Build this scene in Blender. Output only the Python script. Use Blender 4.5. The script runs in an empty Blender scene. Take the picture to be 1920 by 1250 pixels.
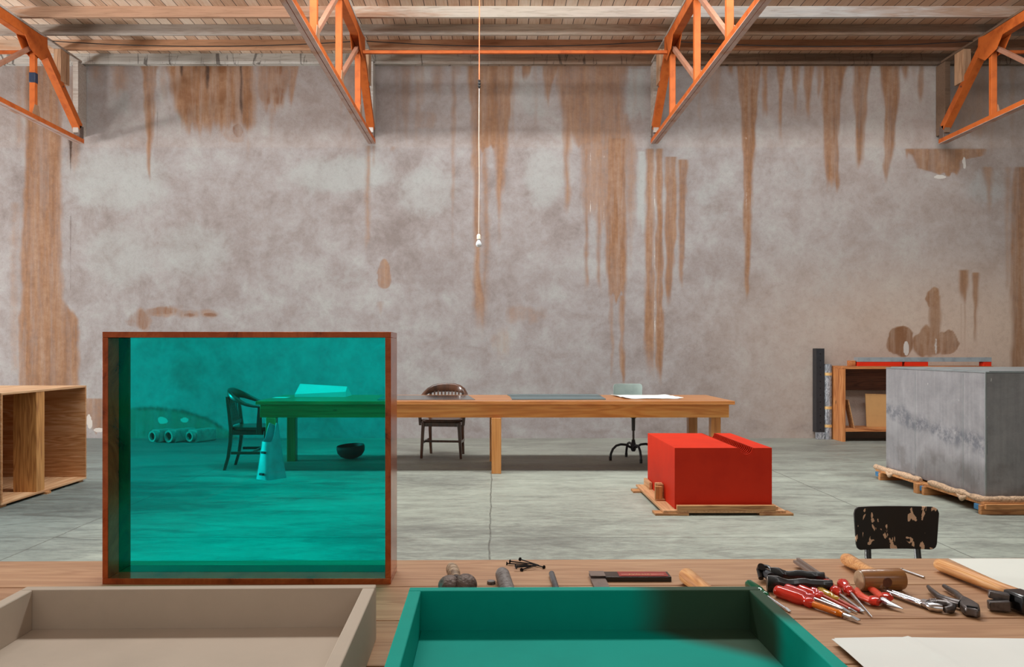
import bpy, math, random
import numpy as np
from mathutils import Vector, Matrix, noise as mnoise

random.seed(7)
SC = bpy.context.scene
COL = SC.collection
PI = math.pi

def lin(r, g, b):
    f = lambda c: (c/255.0/12.92) if c/255.0 <= 0.04045 else ((c/255.0+0.055)/1.055)**2.4
    return (f(r), f(g), f(b), 1.0)

# ------------------------------------------------------------------ camera
CAM_H = 1.28          # eye height; focal length 1500 px on a 1920 px wide frame
F = 1500.0
VX, VY = 928.0, 655.0
cd = bpy.data.cameras.new('camera')
cam = bpy.data.objects.new('camera', cd)
COL.objects.link(cam)
cam.location = (0, 0, CAM_H)
cam.rotation_euler = (PI/2, 0, 0)
cd.sensor_width = 36.0
cd.lens = F/1920*36.0
cd.shift_x = (960-VX)/1920.0
cd.shift_y = (VY-625)/1920.0
cd.clip_start = 0.05
cd.clip_end = 200
SC.camera = cam

# ------------------------------------------------------------------ light
SC.view_settings.view_transform = 'Standard'
SC.view_settings.look = 'None'
SC.view_settings.gamma = 1.0
SC.view_settings.use_curve_mapping = False
SC.view_settings.exposure = 0.0
w = bpy.data.worlds.new('world'); SC.world = w
w.use_nodes = True
w.node_tree.nodes['Background'].inputs[0].default_value = (0.90, 0.96, 1.0, 1)
w.node_tree.nodes['Background'].inputs[1].default_value = 0.22

def area(name, loc, target, sx, sy, power, color=(1, 1, 1)):
    ld = bpy.data.lights.new(name, 'AREA')
    ld.shape = 'RECTANGLE'; ld.size = sx; ld.size_y = sy
    ld.energy = power; ld.color = color
    o = bpy.data.objects.new(name, ld); COL.objects.link(o)
    o.location = loc
    d = Vector(target)-Vector(loc)
    o.rotation_euler = d.to_track_quat('-Z', 'Y').to_euler()
    return o

# roof skylight strip between camera and the long table, and the tall window on the left side
area('skylight_lamp', (0.5, 6.2, 7.4), (0.5, 6.2, 0), 8.0, 1.0, 760, (0.98, 0.99, 0.98))
area('added_fill_lamp', (1.0, 6.6, 5.3), (1.2, 11.5, 5.0), 13.0, 0.5, 330, (0.97, 0.99, 1.0))  # unseen fill lamp added to brighten the upper back wall
area('added_fill_lamp', (1.5, -2.6, 4.7), (2.5, 9.0, 1.0), 11.0, 0.7, 90, (0.98, 0.99, 1.0))  # fill added behind the camera to lift the sides that face it
area('window_lamp', (-14.0, 8.5, 2.0), (4.0, 9.0, 2.6), 1.2, 0.8, 980, (1.0, 0.98, 0.96))

area('window_lamp', (-11.5, 7.0, 2.6), (3.0, 5.2, 1.0), 1.4, 2.4, 400, (1.0, 0.98, 0.95))

# ------------------------------------------------------------------ helpers
def tag(o, label=None, cat=None, group=None, kind=None):
    if label: o['label'] = label
    if cat: o['category'] = cat
    if group: o['group'] = group
    if kind: o['kind'] = kind
    return o

def root(name, loc, label, cat, rz=0.0, group=None):
    o = bpy.data.objects.new(name, None); COL.objects.link(o)
    o.empty_display_size = 0.1
    o.location = loc; o.rotation_euler = (0, 0, rz)
    return tag(o, label, cat, group)

class MB:
    def __init__(s):
        s.v = []; s.f = []; s.m = []
    def add(s, vs, fs, mi=0):
        b = len(s.v); s.v += [tuple(p) for p in vs]
        s.f += [tuple(b+i for i in f) for f in fs]; s.m += [mi]*len(fs)
        return s
    def box(s, x0, x1, y0, y1, z0, z1, mi=0, M=None):
        vs = [Vector((x, y, z)) for z in (z0, z1) for y in (y0, y1) for x in (x0, x1)]
        if M is not None: vs = [M @ p for p in vs]
        return s.add(vs, [(0, 2, 3, 1), (4, 5, 7, 6), (0, 1, 5, 4), (2, 6, 7, 3), (0, 4, 6, 2), (1, 3, 7, 5)], mi)
    def hexa(s, bot, top, mi=0):
        n = len(bot)
        vs = list(bot)+list(top)
        fs = [tuple(range(n-1, -1, -1)), tuple(range(n, 2*n))]
        fs += [(i, (i+1) % n, n+(i+1) % n, n+i) for i in range(n)]
        return s.add(vs, fs, mi)
    def prism(s, poly, z0, z1, mi=0, M=None):
        b = [Vector((x, y, z0)) for x, y in poly]; t = [Vector((x, y, z1)) for x, y in poly]
        if M is not None: b = [M @ p for p in b]; t = [M @ p for p in t]
        return s.hexa(b, t, mi)
    def loft(s, rings, mi=0, cap=True, closed=True):
        n = len(rings[0]); vs = [p for r in rings for p in r]; fs = []
        for i in range(len(rings)-1):
            for j in range(n if closed else n-1):
                k = (j+1) % n
                fs.append((i*n+j, i*n+k, (i+1)*n+k, (i+1)*n+j))
        if cap and closed:
            fs.append(tuple(range(n-1, -1, -1)))
            fs.append(tuple((len(rings)-1)*n+j for j in range(n)))
        return s.add(vs, fs, mi)
    def tube(s, pts, rad, seg=12, mi=0, flat=1.0):
        pts = [Vector(p) for p in pts]
        if not hasattr(rad, '__len__'): rad = [rad]*len(pts)
        rings = []; up = None
        for i, p in enumerate(pts):
            a = pts[max(i-1, 0)]; b = pts[min(i+1, len(pts)-1)]
            t = (b-a)
            t = t.normalized() if t.length > 1e-9 else Vector((0, 0, 1))
            if up is None:
                up = Vector((0, 0, 1)) if abs(t.z) < 0.9 else Vector((0, 1, 0))
            x = t.cross(up)
            if x.length < 1e-6: x = t.cross(Vector((1, 0, 0)))
            x.normalize(); y = x.cross(t).normalized(); up = y
            rings.append([p + (x*math.cos(2*PI*k/seg) + y*flat*math.sin(2*PI*k/seg))*rad[i] for k in range(seg)])
        return s.loft(rings, mi)
    def lathe(s, prof, seg=24, M=None, mi=0, cap=True):
        """profile (position along local x, radius)"""
        rings = []
        for x, r in prof:
            ring = [Vector((x, r*math.cos(2*PI*k/seg), r*math.sin(2*PI*k/seg))) for k in range(seg)]
            if M is not None: ring = [M @ p for p in ring]
            rings.append(ring)
        return s.loft(rings, mi, cap)
    def build(s, name, mats, parent=None, bevel=0.0, smooth=30, seg=2, loc=None, rot=None):
        me = bpy.data.meshes.new(name)
        me.from_pydata(s.v, [], s.f)
        if not isinstance(mats, (list, tuple)): mats = [mats]
        for m in mats: me.materials.append(m)
        me.polygons.foreach_set('material_index', s.m)
        me.validate(); me.update()
        import bmesh
        bm = bmesh.new(); bm.from_mesh(me)
        bmesh.ops.recalc_face_normals(bm, faces=bm.faces); bm.to_mesh(me); bm.free()
        if smooth:
            me.shade_smooth(); me.set_sharp_from_angle(angle=math.radians(smooth))
        o = bpy.data.objects.new(name, me); COL.objects.link(o)
        if parent is not None: o.parent = parent
        if loc: o.location = loc
        if rot: o.rotation_euler = rot
        if bevel:
            b = o.modifiers.new('bevel', 'BEVEL'); b.width = bevel; b.segments = seg
            b.limit_method = 'ANGLE'; b.angle_limit = math.radians(35); b.harden_normals = False
        return o

def box(name, mat, x0, x1, y0, y1, z0, z1, parent=None, bevel=0.0):
    return MB().box(x0, x1, y0, y1, z0, z1).build(name, mat, parent, bevel)

def copy_tree(o, parent=None):
    c = o.copy(); COL.objects.link(c)
    c.parent = parent
    for ch in [k for k in o.children]:
        copy_tree(ch, c)
    return c

# ------------------------------------------------------------------ materials
def new_mat(name):
    m = bpy.data.materials.new(name); m.use_nodes = True
    nt = m.node_tree
    for n in list(nt.nodes):
        if n.type != 'OUTPUT_MATERIAL': nt.nodes.remove(n)
    out = [n for n in nt.nodes if n.type == 'OUTPUT_MATERIAL'][0]
    b = nt.nodes.new('ShaderNodeBsdfPrincipled')
    nt.links.new(b.outputs[0], out.inputs[0])
    return m, nt, b

class NG:
    """tiny node graph helper"""
    def __init__(s, nt): s.nt = nt
    def n(s, t, **kw):
        nd = s.nt.nodes.new(t)
        for k, v in kw.items(): setattr(nd, k, v)
        return nd
    def link(s, a, b): s.nt.links.new(a, b)
    def coord(s, scale=(1, 1, 1), rot=(0, 0, 0), kind='Object'):
        tc = s.n('ShaderNodeTexCoord'); mp = s.n('ShaderNodeMapping')
        mp.inputs['Scale'].default_value = scale; mp.inputs['Rotation'].default_value = rot
        s.link(tc.outputs[kind], mp.inputs[0]); return mp.outputs[0]
    def noise(s, vec, scale, detail=4, rough=0.55, dist=0.0):
        nd = s.n('ShaderNodeTexNoise'); nd.inputs['Scale'].default_value = scale
        nd.inputs['Detail'].default_value = detail; nd.inputs['Roughness'].default_value = rough
        nd.inputs['Distortion'].default_value = dist
        s.link(vec, nd.inputs['Vector']); return nd.outputs[0]
    def ramp(s, fac, stops, interp='LINEAR'):
        nd = s.n('ShaderNodeValToRGB'); cr = nd.color_ramp; cr.interpolation = interp
        while len(cr.elements) > 1: cr.elements.remove(cr.elements[-1])
        cr.elements[0].position = stops[0][0]; cr.elements[0].color = stops[0][1]
        for p, c in stops[1:]:
            e = cr.elements.new(p); e.color = c
        s.link(fac, nd.inputs[0]); return nd.outputs[0]
    def fr(s, fac, a, b, va=0.0, vb=1.0):
        nd = s.n('ShaderNodeMapRange'); nd.interpolation_type = 'SMOOTHSTEP'
        nd.inputs[1].default_value = a; nd.inputs[2].default_value = b
        nd.inputs[3].default_value = va; nd.inputs[4].default_value = vb
        s.link(fac, nd.inputs[0]); return nd.outputs[0]
    def mix(s, fac, a, b, mode='MIX'):
        nd = s.n('ShaderNodeMix', data_type='RGBA', blend_type=mode)
        for sock, val in ((nd.inputs[0], fac), (nd.inputs[6], a), (nd.inputs[7], b)):
            if isinstance(val, (int, float)): sock.default_value = val
            elif isinstance(val, tuple): sock.default_value = val
            else: s.link(val, sock)
        return nd.outputs[2]
    def math(s, op, a, b=None, c=None):
        nd = s.n('ShaderNodeMath', operation=op)
        for i, val in enumerate((a, b, c)):
            if val is None: continue
            if isinstance(val, (int, float)): nd.inputs[i].default_value = val
            else: s.link(val, nd.inputs[i])
        return nd.outputs[0]
    def sep(s, vec):
        nd = s.n('ShaderNodeSeparateXYZ'); s.link(vec, nd.inputs[0]); return nd.outputs
    def bump(s, h, strength, dist, bsdf):
        nd = s.n('ShaderNodeBump'); nd.inputs['Strength'].default_value = strength
        nd.inputs['Distance'].default_value = dist
        s.link(h, nd.inputs['Height']); s.link(nd.outputs[0], bsdf.inputs['Normal'])
    def attr(s, name):
        nd = s.n('ShaderNodeAttribute'); nd.attribute_name = name; return nd.outputs['Fac']

def plain(name, c, rough=0.6, metal=0.0, var=0.12, scale=30, coat=0.0, bump=0.0, c2=None, spec=0.5):
    m, nt, b = new_mat(name); g = NG(nt)
    n = g.noise(g.coord(), scale, 4)
    c2 = c2 or tuple(x*(1-2.5*var) for x in c[:3])+(1,)
    hi = tuple(min(1, x*(1+var)) for x in c[:3])+(1,)
    g.link(g.ramp(n, [(0.28, c2), (0.5, c), (0.72, hi)]), b.inputs['Base Color'])
    b.inputs['Roughness'].default_value = rough; b.inputs['Metallic'].default_value = metal
    b.inputs['Coat Weight'].default_value = coat
    b.inputs['Specular IOR Level'].default_value = spec
    if bump: g.bump(n, bump, 0.01, b)
    return m

def wood(name, base, dark, axis='x', sc=1.0, rough=0.55, contrast=1.0, knots=False, coat=0.0, light=None):
    m, nt, b = new_mat(name); g = NG(nt)
    st = {'x': (0.06, 1, 1), 'y': (1, 0.06, 1), 'z': (1, 1, 0.06)}[axis]
    oi = g.n('ShaderNodeObjectInfo')
    tc = g.n('ShaderNodeTexCoord'); ad = g.n('ShaderNodeVectorMath', operation='ADD')
    g.link(tc.outputs['Object'], ad.inputs[0])
    sc3 = g.n('ShaderNodeVectorMath', operation='SCALE'); sc3.inputs[0].default_value = (13, 7, 5)
    g.link(oi.outputs['Random'], sc3.inputs['Scale']); g.link(sc3.outputs[0], ad.inputs[1])
    mp = g.n('ShaderNodeMapping'); mp.inputs['Scale'].default_value = st; g.link(ad.outputs[0], mp.inputs[0])
    v = mp.outputs[0]
    n1 = g.noise(v, 9*sc, 3, 0.5, 0.6)
    ring = g.math('SINE', g.math('MULTIPLY', n1, 70.0))
    n2 = g.noise(v, 90*sc, 4, 0.6)
    mp2 = g.math('ADD', g.math('MULTIPLY', ring, 0.16*contrast), g.math('ADD', g.math('MULTIPLY', n2, 0.45), g.math('MULTIPLY', n1, 0.55)))
    light = light or tuple(min(1, x*1.15) for x in base[:3])+(1,)
    col = g.ramp(mp2, [(0.22, dark), (0.5, base), (0.75, light)])
    if knots:
        vo = g.n('ShaderNodeTexVoronoi'); vo.inputs['Scale'].default_value = 2.2
        mp3 = g.n('ShaderNodeMapping')
        mp3.inputs['Scale'].default_value = {'x': (1, 2.2, 2.2), 'y': (2.2, 1, 2.2), 'z': (2.2, 2.2, 1)}[axis]
        g.link(ad.outputs[0], mp3.inputs[0])
        g.link(mp3.outputs[0], vo.inputs[0])
        kf = g.fr(vo.outputs['Distance'], 0.03, 0.1, 1.0, 0.0)
        col = g.mix(kf, col, tuple(x*0.3 for x in dark[:3])+(1,))
    g.link(col, b.inputs['Base Color'])
    b.inputs['Roughness'].default_value = rough; b.inputs['Coat Weight'].default_value = coat
    g.bump(mp2, 0.12, 0.004, b)
    return m

# plaster wall: stain masks are stored per vertex, noise breaks their edges
def wall_mat():
    m, nt, b = new_mat('stained_plaster'); g = NG(nt)
    v = g.coord()
    big = g.noise(v, 0.55, 5, 0.6, 0.6); mid = g.noise(v, 2.6, 9, 0.74, 0.25)
    fine = g.noise(v, 14, 6, 0.72, 0.2); tiny = g.noise(v, 70, 4, 0.7)
    vs = g.coord((3.2, 1, 0.28)); streak = g.noise(vs, 3.0, 6, 0.65)
    base = g.ramp(g.math('ADD', g.math('MULTIPLY', big, 0.45), g.math('MULTIPLY', mid, 0.55)),
                  [(0.38, lin(128, 117, 113)), (0.46, lin(141, 132, 129)), (0.52, lin(149, 142, 140)), (0.61, lin(159, 157, 154))])
    base = g.mix(g.math('MULTIPLY', g.attr('warm'), 0.8), base, lin(188, 164, 146))
    base = g.mix(g.fr(g.math('ADD', g.attr('pale'), g.math('MULTIPLY', g.math('SUBTRACT', mid, 0.5), 0.9)), 0.2, 0.95), base, lin(157, 157, 154))
    base = g.mix(g.fr(g.math('ADD', g.attr('mauve'), g.math('MULTIPLY', g.math('SUBTRACT', fine, 0.5), 1.3)), 0.3, 0.95, 0, 0.55), base, lin(120, 106, 102))
    fm = g.ramp(fine, [(0.3, (0.80, 0.79, 0.78, 1)), (0.5, (1, 1, 1, 1)), (0.75, (1.05, 1.05, 1.05, 1))])
    base = g.mix(0.55, base, fm, 'MULTIPLY')
    tm = g.ramp(tiny, [(0.33, (0.72, 0.70, 0.69, 1)), (0.43, (1, 1, 1, 1))])
    base = g.mix(0.4, base, tm, 'MULTIPLY')
    scol = g.ramp(g.math('ADD', g.math('MULTIPLY', streak, 0.6), g.math('MULTIPLY', fine, 0.4)),
                  [(0.36, lin(118, 82, 56)), (0.5, lin(138, 101, 74)), (0.64, lin(154, 122, 98))])
    vst = g.noise(g.coord((5, 1, 0.35)), 2.4, 5, 0.65)
    nz = g.math('ADD', g.math('MULTIPLY', g.math('SUBTRACT', fine, 0.5), 0.45), g.math('MULTIPLY', g.math('SUBTRACT', streak, 0.5), 0.5))
    sa = g.attr('stain')
    gate = g.fr(sa, 0.02, 0.2)
    sf = g.math('MULTIPLY', g.fr(g.math('ADD', sa, nz), 0.0, 1.0, 0, 1.0), gate)
    sf = g.math('MULTIPLY', sf, g.fr(vst, 0.28, 0.62, 0.62, 1.0))
    col = g.mix(sf, base, scol)
    ra = g.attr('rust')
    rf = g.math('MULTIPLY', g.fr(g.math('ADD', ra, g.math('MULTIPLY', nz, 1.6)), 0.25, 0.8), g.fr(ra, 0.02, 0.2))
    rf = g.math('MULTIPLY', rf, g.math('MULTIPLY', g.fr(vst, 0.36, 0.6, 0.3, 0.85), g.fr(mid, 0.35, 0.6, 0.45, 1.0)))
    col = g.mix(rf, col, lin(112, 72, 44))
    da = g.attr('dark')
    df = g.math('MULTIPLY', g.fr(g.math('ADD', da, g.math('MULTIPLY', nz, 1.5)), 0.2, 0.9), g.fr(da, 0.02, 0.2))
    col = g.mix(df, col, lin(74, 56, 46))
    wa = g.attr('peel')
    wf = g.math('MULTIPLY', g.fr(g.math('ADD', wa, g.math('MULTIPLY', nz, 1.2)), 0.3, 0.5), g.fr(wa, 0.02, 0.2))
    col = g.mix(wf, col, lin(190, 182, 174))
    g.link(col, b.inputs['Base Color'])
    b.inputs['Roughness'].default_value = 0.9; b.inputs['Specular IOR Level'].default_value = 0.2
    g.bump(g.math('ADD', g.math('MULTIPLY', fine, 1.0), g.math('MULTIPLY', tiny, 0.4)), 0.35, 0.02, b)
    return m

def floor_mat():
    m, nt, b = new_mat('worn_concrete'); g = NG(nt)
    v = g.coord(); xyz = g.sep(v)
    vb = g.coord((0.45, 1.3, 1))
    big = g.noise(vb, 0.8, 6, 0.6, 0.7); mid = g.noise(vb, 4.5, 6, 0.68, 1.1); fine = g.noise(g.coord((0.6, 1.6, 1)), 22, 5, 0.7)
    t = g.math('ADD', g.math('MULTIPLY', big, 0.4), g.math('ADD', g.math('MULTIPLY', mid, 0.35), g.math('MULTIPLY', fine, 0.25)))
    col = g.ramp(t, [(0.34, lin(104, 105, 99)), (0.44, lin(130, 133, 124)), (0.52, lin(154, 159, 147)), (0.64, lin(176, 182, 168))])
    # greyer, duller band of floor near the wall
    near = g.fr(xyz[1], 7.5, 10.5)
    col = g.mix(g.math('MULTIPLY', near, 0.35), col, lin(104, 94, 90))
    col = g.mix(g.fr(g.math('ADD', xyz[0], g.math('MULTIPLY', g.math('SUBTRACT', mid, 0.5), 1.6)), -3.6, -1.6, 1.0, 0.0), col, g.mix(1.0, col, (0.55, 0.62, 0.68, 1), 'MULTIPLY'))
    wob = g.math('MULTIPLY', g.math('SUBTRACT', g.noise(v, 3, 3), 0.5), 0.03)
    def joint(coord, pos, wid):
        d = g.math('ABSOLUTE', g.math('SUBTRACT', g.math('ADD', coord, wob), pos))
        return g.fr(d, wid*0.4, wid, 1.0, 0.0)
    js = None
    for c, p in ((xyz[0], -3.0), (xyz[0], -0.035), (xyz[0], 2.94), (xyz[0], 5.9), (xyz[0], -6.0), (xyz[1], 5.45), (xyz[1], 8.5), (xyz[1], 2.45)):
        j = joint(c, p, 0.009 if c is xyz[0] else 0.008)
        js = j if js is None else g.math('MAXIMUM', js, j)
    jn = g.fr(fine, 0.35, 0.6, 0.35, 0.75)
    col = g.mix(g.math('MULTIPLY', js, jn), col, lin(72, 70, 64))
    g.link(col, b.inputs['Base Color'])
    g.link(g.fr(mid, 0.3, 0.7, 0.45, 0.75), b.inputs['Roughness'])
    b.inputs['Specular IOR Level'].default_value = 0.35
    g.bump(fine, 0.15, 0.01, b)
    return m

def deck_mat():
    m, nt, b = new_mat('board_ceiling'); g = NG(nt)
    v = g.coord(); xyz = g.sep(v)
    u = g.math('DIVIDE', xyz[0], 0.145)
    fl = g.math('FLOOR', u); fr = g.math('FRACT', u)
    wn = g.n('ShaderNodeTexWhiteNoise', noise_dimensions='1D'); g.link(fl, wn.inputs['W'])
    gr = g.noise(g.coord((22, 1.2, 1)), 3, 5, 0.6, 0.4)
    big = g.noise(g.coord((0.7, 2, 1)), 0.9, 4)
    t = g.math('ADD', g.math('MULTIPLY', wn.outputs[0], 0.22), g.math('ADD', g.math('MULTIPLY', gr, 0.4), g.math('MULTIPLY', big, 0.38)))
    col = g.ramp(t, [(0.28, lin(160, 120, 92)), (0.45, lin(196, 162, 136)), (0.6, lin(216, 194, 174)), (0.75, lin(226, 214, 204))])
    gx = g.fr(xyz[0], 1.5, 4.5)
    col = g.mix(g.math('MULTIPLY', gx, 0.55), col, lin(158, 112, 80))
    d = g.math('ABSOLUTE', g.math('SUBTRACT', fr, 0.5))
    col = g.mix(g.fr(d, 0.455, 0.485), col, lin(40, 26, 18))
    g.link(col, b.inputs['Base Color']); b.inputs['Roughness'].default_value = 0.8
    return m

def beam_mat(name, stops, drips=0.0):
    """whitewashed / bare beam whose wash varies along X"""
    m, nt, b = new_mat(name); g = NG(nt)
    v = g.coord(); geo = g.n('ShaderNodeNewGeometry'); xyz = g.sep(geo.outputs['Position'])
    gr = g.noise(g.coord((1.2, 20, 20)), 2.2, 5, 0.65, 0.8)
    blot = g.noise(g.coord((0.8, 3, 6)), 1.6, 5, 0.6, 0.8)
    fac = g.math('DIVIDE', g.math('ADD', xyz[0], 7.5), 15.0)
    fac = g.math('ADD', fac, g.math('MULTIPLY', g.math('SUBTRACT', blot, 0.5), 0.35))
    col = g.ramp(fac, stops)
    col = g.mix(0.8, col, g.ramp(gr, [(0.3, (0.6, 0.55, 0.5, 1)), (0.5, (1, 1, 1, 1)), (0.75, (1.12, 1.12, 1.12, 1))]), 'MULTIPLY')
    if drips:
        dv = g.noise(g.coord((2.4, 1, 0.5)), 2.6, 5, 0.7, 1.6)
        col = g.mix(g.fr(dv, 0.56, 0.66, 0, drips), col, lin(52, 42, 36))
    g.link(col, b.inputs['Base Color']); b.inputs['Roughness'].default_value = 0.85
    g.bump(gr, 0.2, 0.01, b)
    return m

def zinc_mat(name='galvanised_sheet'):
    m, nt, b = new_mat(name); g = NG(nt)
    v = g.coord(); xyz = g.sep(v)
    sv = g.coord((9, 9, 0.5)); vert = g.noise(sv, 2.5, 5, 0.6)
    cl = g.noise(g.coord((1, 1, 1.4)), 2.0, 6, 0.65, 0.8); fine = g.noise(v, 26, 5, 0.75)
    t = g.math('ADD', g.math('MULTIPLY', vert, 0.3), g.math('ADD', g.math('MULTIPLY', cl, 0.5), g.math('MULTIPLY', fine, 0.2)))
    col = g.ramp(t, [(0.33, lin(124, 124, 128)), (0.5, lin(148, 147, 150)), (0.66, lin(166, 165, 168))])
    # dark oxidised band about half way up the side sheet
    yy = g.math('SUBTRACT', xyz[1], 1.6)
    zc = g.math('ADD', g.math('MULTIPLY', yy, 0.13), 0.60)
    d = g.math('ABSOLUTE', g.math('SUBTRACT', g.math('ADD', xyz[2], g.math('MULTIPLY', g.math('SUBTRACT', g.noise(v, 3, 3, 0.5), 0.5), 0.25)), zc))
    band = g.math('MULTIPLY', g.math('MULTIPLY', g.fr(d, 0.02, 0.10, 1, 0), g.fr(xyz[0], 0.01, 0.02, 1, 0)), g.fr(g.noise(v, 12, 7, 0.8), 0.40, 0.58, 0.0, 1.0))
    col = g.mix(g.math('MULTIPLY', band, 0.75), col, lin(92, 96, 106))
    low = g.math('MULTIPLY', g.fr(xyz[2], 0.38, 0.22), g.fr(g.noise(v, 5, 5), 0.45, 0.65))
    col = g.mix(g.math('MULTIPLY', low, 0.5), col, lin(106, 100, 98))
    sp = g.noise(g.coord((1, 1, 0.4)), 34, 3, 0.5)
    col = g.mix(g.fr(sp, 0.72, 0.76, 0, 0.7), col, lin(215, 215, 215))
    g.link(col, b.inputs['Base Color'])
    b.inputs['Metallic'].default_value = 0.15
    g.link(g.fr(cl, 0.3, 0.7, 0.38, 0.58), b.inputs['Roughness'])
    return m

def plexi_mat(name='turquoise_acrylic', col=(0.002, 0.84, 0.815, 1)):
    m = bpy.data.materials.new(name); m.use_nodes = True; nt = m.node_tree
    for n in list(nt.nodes):
        if n.type != 'OUTPUT_MATERIAL': nt.nodes.remove(n)
    out = [n for n in nt.nodes if n.type == 'OUTPUT_MATERIAL'][0]; g = NG(nt)
    tr = g.n('ShaderNodeBsdfTransparent'); tr.inputs[0].default_value = col
    gl = g.n('ShaderNodeBsdfGlossy'); gl.inputs['Roughness'].default_value = 0.02
    fz = g.n('ShaderNodeFresnel'); fz.inputs[0].default_value = 1.45
    mx = g.n('ShaderNodeMixShader')
    g.link(g.math('MULTIPLY', fz.outputs[0], 0.45), mx.inputs[0]); g.link(tr.outputs[0], mx.inputs[1]); g.link(gl.outputs[0], mx.inputs[2])
    g.link(mx.outputs[0], out.inputs[0])
    return m

def tray_mat(name, base, patch=None):
    m, nt, b = new_mat(name); g = NG(nt)
    v = g.coord(); xyz = g.sep(v)
    n = g.noise(v, 5, 5, 0.6); f = g.noise(v, 60, 4, 0.7); s = g.noise(g.coord((1.5, 9, 9)), 5, 6, 0.75, 1.2)
    col = g.mix(0.5, base, g.ramp(n, [(0.3, (0.82, 0.82, 0.82, 1)), (0.6, (1.04, 1.04, 1.04, 1))]), 'MULTIPLY')
    col = g.mix(g.fr(s, 0.70, 0.74, 0, 0.35), col, tuple(x*0.3 for x in base[:3])+(1,))
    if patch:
        # colour turns dull grey-green towards the back right corner
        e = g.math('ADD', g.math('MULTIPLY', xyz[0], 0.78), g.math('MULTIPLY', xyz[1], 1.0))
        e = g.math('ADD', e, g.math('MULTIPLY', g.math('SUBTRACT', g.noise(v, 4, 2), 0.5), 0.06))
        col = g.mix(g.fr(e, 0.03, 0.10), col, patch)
    g.link(col, b.inputs['Base Color']); b.inputs['Roughness'].default_value = 0.6; b.inputs['Specular IOR Level'].default_value = 0.12
    g.bump(f, 0.05, 0.003, b)
    return m

M = {}
M['wall'] = wall_mat(); M['floor'] = floor_mat(); M['deck'] = deck_mat()
W = lambda *a: lin(*a)
M['plate'] = beam_mat('stained_wall_plate', [(0.0, W(176, 172, 166)), (0.36, W(192, 190, 184)), (0.5, W(158, 142, 128)), (0.66, W(146, 116, 94)), (0.8, W(112, 88, 70)), (1, W(130, 112, 98))], 0.75)
M['beam_a'] = beam_mat('tan_joist', [(0.0, W(190, 170, 150)), (0.15, W(196, 146, 110)), (0.35, W(200, 154, 120)), (0.5, W(176, 124, 92)), (0.75, W(160, 108, 74)), (1, W(150, 114, 92))])
M['beam_b'] = beam_mat('greyed_joist', [(0.0, W(190, 182, 172)), (0.16, W(158, 148, 140)), (0.3, W(172, 160, 150)), (0.42, W(186, 176, 166)), (0.55, W(196, 180, 164)), (0.7, W(150, 118, 94)), (1, W(140, 126, 114))])
M['beam_c'] = beam_mat('whitewashed_joist', [(0.0, W(188, 186, 180)), (0.12, W(160, 124, 98)), (0.36, W(168, 128, 102)), (0.48, W(192, 182, 168)), (0.62, W(190, 178, 166)), (0.75, W(168, 164, 160)), (0.9, W(140, 112, 92)), (1, W(150, 146, 142))])
M['post'] = beam_mat('weathered_post', [(0.0, W(165, 150, 138)), (0.3, W(178, 172, 166)), (0.5, W(176, 166, 156)), (0.8, W(112, 86, 66)), (1, W(104, 80, 62))], 0.3)
M['hanger'] = wood('tan_hanger_board', lin(176, 136, 104), lin(130, 92, 64), 'z')
M['plain_wall'] = plain('beige_plaster', lin(212, 208, 202), 0.9, 0, 0.06, 2)
M['orange'] = plain('orange_steel_paint', lin(178, 88, 34), 0.6, 0, 0.08, 9, c2=lin(152, 68, 24), spec=0.25)
M['pinkgrey'] = plain('pale_pink_grey', lin(180, 152, 142), 0.6, 0, 0.10, 5, c2=lin(170, 122, 94))
M['web'] = plain('dull_brown_orange_paint', lin(150, 104, 82), 0.6, 0, 0.12, 8, c2=lin(146, 88, 54))
M['gusset'] = plain('dull_brown_steel', lin(150, 112, 84), 0.6, 0, 0.12, 12)
M['tape'] = plain('navy_tape', lin(30, 40, 62), 0.5)
M['black'] = plain('black_rubber', lin(24, 22, 22), 0.5, 0, 0.2, 40)
M['cord_o'] = plain('orange_cord', lin(226, 110, 60), 0.5)
M['cord_w'] = plain('white_cord', lin(206, 194, 180), 0.5, 0, 0.05)
M['porcelain'] = plain('cream_socket', lin(236, 228, 206), 0.35, 0, 0.04)
M['bulb'] = plain('frosted_bulb', lin(200, 206, 210), 0.12, 0, 0.03, coat=0.8)
M['plank'] = wood('fir_plank', lin(170, 126, 88), lin(148, 103, 66), 'x', 1.5, 0.6, 0.8, light=lin(184, 143, 104))
M['plank_edge'] = M['plank']
M['fir'] = wood('varnished_fir', lin(190, 122, 62), lin(158, 88, 38), 'x', 0.6, 0.35, 0.5, True, 0.25, light=lin(206, 142, 80))
M['fir_a'] = wood('brightened_fir_rail', lin(232, 156, 78), lin(200, 112, 44), 'x', 0.6, 0.35, 0.6, True, 0.3, light=lin(246, 184, 104))  # fir copy with brighter colour, makes up for weak light on the front apron
M['fir_z'] = wood('varnished_fir_post', lin(200, 136, 72), lin(160, 98, 46), 'z', 0.7, 0.4, 0.5, True, 0.2, light=lin(206, 150, 90))
M['fir_dark'] = M['fir_z']
M['chair'] = wood('dark_walnut', lin(80, 50, 34), lin(36, 22, 16), 'z', 0.8, 0.35, 0.35, False, 0.4, light=lin(98, 60, 40))
M['ply'] = wood('fir_plywood', lin(184, 132, 86), lin(158, 104, 60), 'x', 1.2, 0.5, 0.9, light=lin(200, 156, 118))
M['ply_x'] = wood('fir_plywood_flat', lin(204, 160, 118), lin(176, 126, 86), 'y', 0.8, 0.5, 1.2, light=lin(220, 182, 142))
M['ply_g'] = wood('golden_plywood', lin(188, 134, 76), lin(150, 96, 50), 'z', 0.9, 0.5, 1.0, light=lin(206, 152, 90))
M['copper'] = None
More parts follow.
